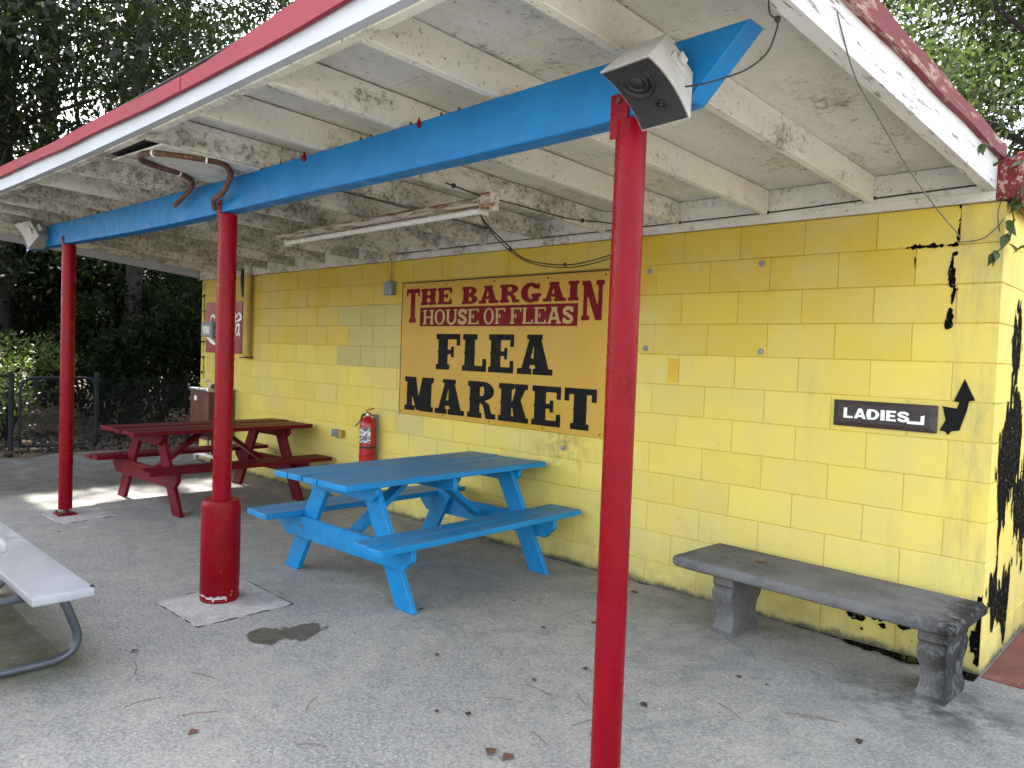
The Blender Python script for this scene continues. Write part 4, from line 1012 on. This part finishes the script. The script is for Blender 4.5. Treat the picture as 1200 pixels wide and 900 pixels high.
cable('hanging_wire', [(-.035,-2.16,2.615),(-.04,-2.10,2.575),(-.05,-1.95,2.49),(-.06,-1.70,2.43),(-.07,-1.30,2.33),(-.09,-.85,2.265),(-.12,-.42,2.235),(-.17,-.12,2.245),(-.20,-.03,2.243),(-.10,-.02,2.252),(-.04,-.02,2.30),(-.005,-.03,2.345)], .0028, 'long grey wire sagging from the roof edge to the wall corner', 'cable_grey')
cable('ledger_cable', [(-.10,-.045,2.522),(-.6,-.045,2.512),(-1.2,-.044,2.500),(-1.84,-.044,2.498),(-2.6,-.044,2.497),(-3.6,-.044,2.500),(-5.0,-.044,2.498)], .0045, 'black cable clipped along the white board above the wall', n=6, extra=clips([(-.62,-.046,2.514),(-1.23,-.046,2.50),(-1.84,-.046,2.499)], .011))
cable('light_cable', [(-2.38,-1.62,2.53),(-2.395,-1.50,2.525),(-2.42,-1.30,2.52),(-2.41,-.95,2.515),(-2.40,-.60,2.505),(-2.36,-.42,2.505),(-2.25,-.28,2.50),(-2.13,-.20,2.47),(-2.10,-.16,2.41),(-2.16,-.18,2.34),(-2.35,-.24,2.27),(-2.60,-.30,2.235),(-2.85,-.42,2.27),(-2.92,-.55,2.36),(-2.80,-.90,2.46),(-2.62,-1.14,2.50)], .005, 'black cable looping from the tube light down over the large board', extra=clips([(-2.385,-1.56,2.527),(-2.36,-.42,2.505),(-2.60,-.30,2.237),(-2.13,-.2,2.46),(-2.93,-.52,2.34)], .014))
cable('second_light_cable', [(-2.62,-1.14,2.50),(-2.82,-.88,2.45),(-2.95,-.52,2.34),(-2.84,-.38,2.25),(-2.58,-.27,2.22),(-2.30,-.20,2.27),(-2.12,-.14,2.36),(-2.09,-.10,2.45)], .004, 'lower of the two looping cables hanging above the large board')

# ------------------------------------------------------------------ vine at the right corner
vn = empty('climbing_vine', (.02,-.06,2.30), 0, 'green climbing vine hanging at the roof corner', 'vine')
def leaf_mesh(L, W_l, mat):
    n = 5; vs = []; prof = [0,.72,1.0,.72,.34,0]
    for i in range(n+1):
        t = i/n; w = prof[i]*W_l/2; dz = -.25*L*(t-.4)**2
        vs += [(-w, t*L, dz+.12*w), (0, t*L, dz), (w, t*L, dz+.12*w)]
    fs = []
    for i in range(n): a = 3*i; fs += [(a,a+1,a+4,a+3),(a+1,a+2,a+5,a+4)]
    return MB().add(vs, fs).mesh('leaf', mat, smooth=True)
vl = leaf_mesh(.085, .042, M['vineleaf'])
def vine_stem(P, r_=.0022): MB().tube(smooth_path(loc(P, vn.location), 4), r_, 5).build('stem', M['bark'], vn, smooth=True)
vine_stem([(.03,.05,2.62),(.045,-.02,2.50),(.03,-.06,2.40),(.045,-.07,2.31),(.02,-.08,2.22),(-.02,-.08,2.17)], .003)
vine_stem([(.045,-.02,2.50),(.0,-.05,2.47),(-.03,-.04,2.38),(-.02,-.03,2.28)])
vine_stem([(.04,-.04,2.48),(.08,.02,2.36),(.10,.05,2.28)])
vine_stem([(.05,-.02,2.52),(.0,-.10,2.60),(-.03,-.25,2.645),(-.035,-.42,2.62)])
for (x, y, z, a, tilt) in ((.045,-.07,2.335,2.6,-.9),(.03,-.075,2.33,3.6,-1.0),(.05,-.075,2.30,1.7,-1.1),(.025,-.08,2.265,3.2,-1.2),(.04,-.08,2.26,2.3,-1.2),(-.02,-.085,2.185,3.9,-.9),(-.015,-.085,2.18,3.0,-1.2),(-.01,-.085,2.175,2.4,-1.2),(.10,.05,2.31,2.0,-1.1),(.095,.04,2.28,2.8,-1.2),(.07,.0,2.42,1.4,-.6),(.06,-.02,2.44,4.0,-.5),(-.035,-.40,2.63,2.2,-1.2),(-.035,-.42,2.63,3.4,-1.1),(.0,-.12,2.62,1.5,-.6),(-.02,-.2,2.64,4.2,-.4),(.05,.0,2.50,.9,-.3),(.06,.05,2.55,2.8,-.8), *[(rnd.uniform(.0,.10), rnd.uniform(-.09,.04), rnd.uniform(2.20,2.62), rnd.uniform(0,6.28), rnd.uniform(-1.3,-.4)) for _ in range(20)]):
    o = link('leaf', vl, vn); o.location = Vector((x,y,z)) - vn.location; o.rotation_euler = (tilt, rnd.uniform(-.5,.5), a); s_ = rnd.uniform(.8,1.15); o.scale = (s_,s_,s_)
# weed in the gap under the bench
wd = empty('weed', (-.30,-.10,FZ), 0, 'small green weed growing under the stone bench', 'weed')
wl_ = leaf_mesh(.06, .03, M['vineleaf'])
for i in range(11):
    o = link('leaf', wl_, wd); o.location = (rnd.uniform(-.03,.03), rnd.uniform(-.02,.02), .01); o.rotation_euler = (rnd.uniform(.2,1.0), 0, rnd.uniform(0,6.28)); s_ = rnd.uniform(.6,1.1); o.scale = (s_,)*3

# ------------------------------------------------------------------ fallen leaves and pine needles on the slab
lf = [leaf_mesh(.075,.045,M['dryleaf']), leaf_mesh(.06,.03,M['darkleaf'])]
LS = [(-1.16,-2.335,0,'curled brown fallen leaf on the floor left of the nearest post'),(-1.08,-2.31,0,'small brown leaf with a long stalk left of the nearest post'),(-1.549,-2.29,1,None),(-1.424,-2.23,1,None),(-2.019,-1.895,1,None),(-1.487,-1.74,0,None),(-1.404,-1.451,1,None),(-.995,-1.562,1,'dark oval leaf lying right of the nearest post'),(-.19,-1.155,1,'dark leaf lying on the floor before the stone bench'),(-.808,-.97,1,None),(-.692,-.955,1,None),(-3.238,-3.264,0,'brown leaf lying below the white picnic bench'),(-5.9,-2.548,1,None),(-2.057,-3.107,0,None),(-3.036,-2.981,1,'flat dark leaf beside the square footing of the sleeved post'),(-2.346,-.991,1,None),(-1.97,-.25,0,'reddish leaf at the foot of the wall behind the nearest post'),(-1.763,-.933,0,None),(-2.6,-1.5,1,None),(-4.6,-2.2,1,None),(-4.9,-2.7,1,None),(-2.2,-2.0,1,None),(-1.9,-1.2,1,None)]
for x, y, k, lab in LS:
    o = link('fallen_leaf', lf[k]); o.location = (x,y,FZ+.008); o.rotation_euler = (rnd.uniform(-.15,.15), rnd.uniform(-.2,.2), rnd.uniform(0,6.28)); s_ = rnd.uniform(.55,1.0) if lab is None else 1.05; o.scale = (s_,s_*.8,s_)
    tag(o, lab or 'tiny dark scrap of fallen leaf on the concrete floor', 'leaf', 'fallen leaves on the patio')
NS = [(-2.443,-3.253,-2.433,-3.1),(-2.213,-3.11,-2.15,-2.984),(-1.696,-2.877,-1.61,-2.802),(-.504,-1.16,-.305,-1.067),(-1.464,-1.813,-1.319,-1.81),(-.348,-.508,-.175,-.342),(-1.07,-1.961,-1.034,-1.832),(-1.9,-1.6,-1.78,-1.66),(-.98,-1.95,-.86,-2.02),(-1.25,-1.7,-1.12,-1.78),(-2.0,-2.6,-1.9,-2.72),(-2.6,-2.9,-2.47,-2.85),(-.75,-1.3,-.62,-1.36),(-1.5,-2.05,-1.4,-1.98),(-1.15,-2.12,-1.03,-2.16),(-2.9,-3.05,-2.75,-3.1)]
for i, (a, b, c, d) in enumerate(NS):
    mx_, my_ = (a+c)/2, (b+d)/2; h = rnd.uniform(-.012,.012)
    o = MB().tube(smooth_path([(a-mx_,b-my_,0),(h,h,.004),(c-mx_,d-my_,0)], 4), .0016, 4).build('pine_needle', M['needle']); o.location = (mx_,my_,FZ+.004)
    tag(o, 'long thin brown pine needle lying before the stone bench' if i == 3 else 'thin brown pine needle lying on the concrete floor', 'pine needle', 'pine needles on the patio')

# ------------------------------------------------------------------ chain-link fence and gate by the woods
fence_x = -11.55
cf = empty('chain_link_fence', (fence_x,0,0), 0, 'dark chain-link fence with steel posts at the edge of the woods', 'fence')
for y in (-6.6,-4.1,-1.62,-.52,1.6,3.9,6.2):
    MB().lathe([(.034,-.02),(.034,1.08),(.036,1.09),(.02,1.11)], (0,y,0), 12).build('post', M['fence'], cf, smooth=True, auto=50)
for y0, y1 in ((-6.6,-1.62),(-.52,6.2)):
    if y0 < -2: MB().tube([(0,y0,1.05),(0,y1,1.05)], .019, 8).build('top_rail', M['fence'], cf, smooth=True)
    m = MB(); p_ = .075; n = int((y1-y0)/p_)
    for i in range(-14, n+1):
        for s_ in (1,-1):
            ya = y0 + i*p_; za, yb, zb = .03, ya + 1.0, 1.03
            if s_ < 0: za, zb = 1.03, .03
            t0 = max(0, (y0-ya)); t1 = min(1.0, y1-ya)
            if t1 <= t0: continue
            f = lambda t: (0, ya+t, za + (zb-za)*t)
            m.tube([f(t0), f(t1)], .0020, 3, False)
    o = m.build('wire_mesh', M['fence'], cf); o['kind'] = 'stuff'
gt = empty('chain_link_gate', (fence_x+.04,-1.56,0), R(-4), 'small chain-link gate with a rounded tube frame', 'gate')
MB().tube(smooth_path([(0,.04,.08),(0,.04,.80),(0,.06,.92),(0,.12,1.0),(0,.25,1.03),(0,.85,1.03),(0,.95,1.0),(0,.99,.92),(0,.995,.80),(0,.995,.08),(0,.90,.05),(0,.14,.05),(0,.04,.08)], 4), .020, 8).build('frame', M['fence'], gt, smooth=True)
m = MB()
for i in range(-13, 13):
    for s_ in (1,-1):
        ya = .06 + i*.075; t0 = max(0,.06-ya); t1 = min(.95,.97-ya)
        if t1 > t0:
            f = lambda t: (0, ya+t, (.06+t) if s_ > 0 else (1.01-t)); m.tube([f(t0), f(t1)], .0020, 3, False)
o = m.build('wire_mesh', M['fence'], gt); o['kind'] = 'stuff'
# utility lines crossing above the far roof edge
for i, (z0, z1, y0, y1) in enumerate(((6.35,6.15,-6,12),(6.15,5.9,-6,12),(5.55,5.45,-6,12))):
    o = MB().tube([(-16.0, y0 + (y1-y0)*k/12, z0 + (z1-z0)*k/12 - .5*math.sin(math.pi*k/12)*.6) for k in range(13)], .014, 5).build('overhead_line', M['cable_grey'])
    tag(o, ['uppermost overhead line crossing before the dark trees', 'middle overhead line crossing before the dark trees', 'lowest overhead line crossing before the dark trees'][i], 'cable', 'overhead lines before the woods')

# ------------------------------------------------------------------ trees
rng = np.random.default_rng(11)
def leaves(centres, radii, counts, size, aspect=.42, flat=.5, rg=rng):
    C = []; 
    for c, r_, n in zip(centres, radii, counts):
        d = rg.normal(size=(n,3)); d /= np.linalg.norm(d, axis=1)[:,None]; d *= (rg.random(n)**.45)[:,None]
        C.append(np.asarray(c) + d*np.asarray(r_))
    return leaf_quads(np.concatenate(C), size, aspect, flat, rg)
def leaf_quads(C, size, aspect, flat, rg):
    n = len(C); ax = rg.normal(size=(n,3)); ax[:,2] -= .35; ax /= np.linalg.norm(ax, axis=1)[:,None]
    up = rg.normal(size=(n,3))*flat; up[:,2] += 1.0
    sd = np.cross(ax, up); sd /= (np.linalg.norm(sd, axis=1)[:,None] + 1e-9); nn = np.cross(sd, ax)
    L = (size*(.6 + .8*rg.random(n)))[:,None]; W = L*aspect
    V = np.stack([C - ax*L/2, C + sd*W/2 - ax*L*.06 + nn*L*.06, C + ax*L/2 - nn*L*.08, C - sd*W/2 - ax*L*.06 + nn*L*.06], 1)
    return V          # n,4,3
def quad_mesh(name, V, mat):
    n = len(V); me = bpy.data.meshes.new(name)
    me.vertices.add(4*n); me.vertices.foreach_set('co', V.reshape(-1).astype(np.float32))
    me.loops.add(4*n); me.loops.foreach_set('vertex_index', np.arange(4*n, dtype=np.int32))
    me.polygons.add(n); me.polygons.foreach_set('loop_start', np.arange(0, 4*n, 4, dtype=np.int32))
    me.materials.append(mat); me.update(calc_edges=True); return me
def skeleton(H, lean, nb, spread, base, seed, r0):
    """trunk and limbs; returns mesh builder and the list of limb points that carry leaves"""
    r = random.Random(seed); m = MB(); n = 9
    T = [Vector((lean[0]*(k/n)**1.4*H + r.uniform(-.05,.05)*k*.3, lean[1]*(k/n)**1.4*H + r.uniform(-.05,.05)*k*.3, H*k/n*.93)) for k in range(n+1)]
    m.tube(smooth_path(T, 2), [r0*(1.25 if i == 0 else 1)*(1-.86*i/(2*n)) for i in range(2*n+1)], 9)
    tips = [T[-1]]
    for i in range(nb):
        t = base + (1-base)*(i+.5)/nb; p = T[0].lerp(T[-1], 0); q = t*n; k = min(int(q), n-1); p = T[k].lerp(T[k+1], q-k)
        a = i*2.4 + r.uniform(-.5,.5); L = spread*(1.15-.55*abs(t-.55))*r.uniform(.75,1.15); rise = r.uniform(.15,.6)
        pts = [p]
        for s_ in range(1,5):
            f = s_/4; pts.append(p + Vector((math.cos(a+.25*f)*L*f, math.sin(a+.25*f)*L*f, L*rise*f - .12*L*f*f)) + Vector((r.uniform(-.1,.1),)*3))
        rr = r0*.34*(1.15-t)
        m.tube(pts, [max(rr*(1-.2*s_), .012) for s_ in range(5)], 6)
        tips += [pts[2], pts[3], pts[4]]
        for j in range(2):
            b0 = pts[2+j]; d = Vector((r.uniform(-1,1), r.uniform(-1,1), r.uniform(-.1,.8)))*L*.4
            m.tube([b0, b0+d*.5, b0+d], [rr*.4, rr*.25, .008], 5); tips.append(b0+d)
    return m, tips
def make_tree(H, lean, nb, spread, base, seed, r0, leaf, per, size, mat, clump=(.9,1.5), aspect=.42):
    m, tips = skeleton(H, lean, nb, spread, base, seed, r0); r = np.random.default_rng(seed)
    cen = []; rad = []; cnt = []
    for t in tips:
        q = r.uniform(*clump); cen.append((t.x, t.y, t.z)); rad.append((q, q, q*.72)); cnt.append(int(per*q*q*r.uniform(.7,1.3)))
    V = leaves(cen, rad, cnt, size, aspect, .55, r)
    return m.mesh('trunk', M['bark'], smooth=True), V, mat
# sun corridor kept thin in leaf, so that light reaches the floor under the far end of the roof
def thin(V, o):
    Mw = np.array(o.matrix_basis) if False else np.array(Matrix.LocRotScale(o.location, o.rotation_euler, o.scale))
    C = V.mean(1); C = C @ Mw[:3,:3].T + Mw[:3,3]
    tn = math.tan(R(SUN_EL)); hx = C[:,0] + (C[:,2]-FZ)/tn; hy = C[:,1] - math.tan(R(SUN_AZ))*(C[:,2]-FZ)/tn
    inside = (hx > -7.7) & (hx < -6.4) & (hy > -2.4) & (hy < -.4)
    inside |= (hx > -12.9) & (hx < -11.6) & (hy > -2.5) & (hy < -.7)
    keep = ~inside | (np.random.default_rng(5).random(len(C)) < .10)
    return (V, True) if keep.all() else (V[keep], False)
protos = []
for i, (H, lean, nb, sp, base, r0, per, mat) in enumerate(((15.5,(.02,.03),15,3.3,.20,.24,155,'leafdark'),(17,(-.03,.02),16,3.6,.16,.28,155,'leafdark'),(13.5,(.05,-.02),14,3.0,.18,.20,170,'leafdark'),(16,(.0,-.04),15,3.4,.24,.26,155,'leafdark'))):
    tr, V, mt = make_tree(H, lean, nb, sp, base, 31+i, r0, None, per, .15, M[mat], (.85,1.45)); protos.append((tr, V, quad_mesh('crown', V, mt), mt))
def place_tree(k, x, y, rot, sc, label, group, name='woodland_tree', cut=False):
    tr, V, cm, mt = protos[k]
    e = empty(name, (x,y,-.03), rot, label, 'tree', group); e.scale = (sc,sc,sc)
    link('trunk', tr, e); me = cm
    if cut:
        V2, same = thin(V, e)
        if not same: me = quad_mesh('crown', V2, mt)
    link('crown', me, e); return e
WG = 'woodland trees beyond the chain-link fence'
WL = 'tall dark leafy tree in the woods beyond the chain-link fence'
spots = [(0,-14.6,-5.6,.3,1.0),(1,-15.2,-2.6,1.4,1.0),(2,-14.2,.9,2.7,.95),(3,-17.2,-.6,4.1,1.05),(0,-18.6,3.6,5.0,1.0),(1,-20.5,1.2,.9,1.08),(2,-21.5,6.6,2.0,1.05),(3,-24.5,4.0,3.3,1.1),(2,-18.4,-4.6,5.5,1.05),(0,-23.5,10.2,3.9,1.1),(2,-16.0,6.6,1.9,.8)]
for k, x, y, rot, sc in spots: place_tree(k, x, y, rot, sc, WL, WG, cut=True)
# unseen trees added left of the view to keep sun off the patio
for k, x, y, rot, sc in ((1,-15.5,-9.0,3.0,1.0),(3,-19.5,-8.2,2.0,1.05),(0,-16.6,-3.7,2.2,1.22),(1,-20.0,-4.2,3.4,1.25),(3,-13.6,-4.4,.4,1.1)): place_tree(k, x, y, rot, sc, WL, WG, cut=True)
# brush below the trees
def shrub(x, y, h, w_s, seed, label, mat='leafdark', n=3800, size=.11):
    r = np.random.default_rng(seed); rr = random.Random(seed)
    e = empty('shrub', (x,y,-.02), 0, label, 'shrub', 'undergrowth along the fence'); m = MB(); cen = []; rad = []; cnt = []
    for i in range(7):
        a = rr.uniform(0,6.28); q = Vector((math.cos(a)*w_s*rr.uniform(.2,.8), math.sin(a)*w_s*rr.uniform(.2,.8), h*rr.uniform(.45,.95)))
        m.tube([(0,0,0), q*.5 + Vector((0,0,.1)), q], [.022,.014,.006], 5); c = rr.uniform(.45,.75)*w_s*.75; cen.append(tuple(q)); rad.append((c,c,c*.9)); cnt.append(n//9)
    for i in range(2):
        cen.append((0,0,h*(.28+.15*i))); rad.append((w_s*.8,w_s*.8,h*.3)); cnt.append(n//9)
    m.build('stems', M['bark'], e, smooth=True); link('crown', quad_mesh('crown', leaves(cen, rad, cnt, size, .42, .6, r), M[mat]), e); return e
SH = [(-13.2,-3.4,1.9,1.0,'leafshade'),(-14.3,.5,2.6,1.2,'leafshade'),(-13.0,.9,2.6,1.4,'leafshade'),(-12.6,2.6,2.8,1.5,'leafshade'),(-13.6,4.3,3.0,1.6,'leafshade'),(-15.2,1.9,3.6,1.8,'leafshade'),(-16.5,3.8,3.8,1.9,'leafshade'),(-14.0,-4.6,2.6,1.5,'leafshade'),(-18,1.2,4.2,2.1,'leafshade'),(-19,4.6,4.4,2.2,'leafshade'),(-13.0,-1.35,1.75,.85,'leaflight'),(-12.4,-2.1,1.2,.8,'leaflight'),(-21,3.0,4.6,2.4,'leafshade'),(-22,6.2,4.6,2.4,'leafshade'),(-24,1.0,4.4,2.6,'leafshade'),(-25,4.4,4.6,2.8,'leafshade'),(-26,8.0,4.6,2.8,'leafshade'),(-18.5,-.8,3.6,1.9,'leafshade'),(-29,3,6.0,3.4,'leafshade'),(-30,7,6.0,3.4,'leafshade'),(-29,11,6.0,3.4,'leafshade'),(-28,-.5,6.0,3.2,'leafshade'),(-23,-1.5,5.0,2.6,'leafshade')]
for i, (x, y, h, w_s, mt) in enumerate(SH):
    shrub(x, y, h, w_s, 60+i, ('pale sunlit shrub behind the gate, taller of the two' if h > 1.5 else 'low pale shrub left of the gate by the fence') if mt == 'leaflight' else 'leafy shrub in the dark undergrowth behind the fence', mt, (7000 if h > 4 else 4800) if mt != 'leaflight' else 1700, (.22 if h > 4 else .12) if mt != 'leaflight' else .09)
# leaf litter along the wood's edge
C = np.stack([rng.uniform(-13.5,-10.7,2600), rng.uniform(-7,6,2600), rng.uniform(.0,.05,2600)], 1)
C[:,2] += np.where(C[:,0] > -10.6, FZ, 0)
V = leaf_quads(C, .10, .6, .8, rng); o = link('leaf_litter', quad_mesh('leaf_litter', V, M['darkleaf'])); tag(o, 'brown fallen leaves lying along the edge of the woods', 'leaves', kind='stuff')
# trees standing behind the building, seen over the right roof edge
tr, V, mt = make_tree(10.5, (.03,-.02), 16, 2.7, .26, 91, .22, None, 620, .125, M['leafmid'], (.65,1.1), .36); protos.append((tr, V, quad_mesh('crown', V, mt), mt))
tr, V, mt = make_tree(12.5, (-.02,.02), 15, 3.2, .3, 92, .25, None, 360, .14, M['leafmid'], (.8,1.35), .38); protos.append((tr, V, quad_mesh('crown', V, mt), mt))
place_tree(4, -1.35, 7.6, .4, 1.0, 'bushy sunlit tree close behind the right end of the roof', 'trees behind the building', 'broadleaf_tree')
place_tree(5, -4.4, 10.5, 2.2, 1.0, 'pale green tree farther behind the building, seen over the roof', 'trees behind the building', 'broadleaf_tree')
place_tree(4, 1.6, 9.2, 3.4, 1.05, 'leafy tree rising beyond the side wall at the right edge', 'trees behind the building', 'broadleaf_tree')
place_tree(5, -.6, 14.5, 4.0, 1.15, 'tall tree in the background behind the bushy roof-end tree', 'trees behind the building', 'broadleaf_tree')
place_tree(0, -7.5, 14, 4.4, 1.0, 'dark tree far behind the building, left of the pale green tree', 'trees behind the building', 'broadleaf_tree')
place_tree(3, 4.5, 16, 1.4, 1.0, 'dark tree in the far background right of the side wall', 'trees behind the building', 'broadleaf_tree')
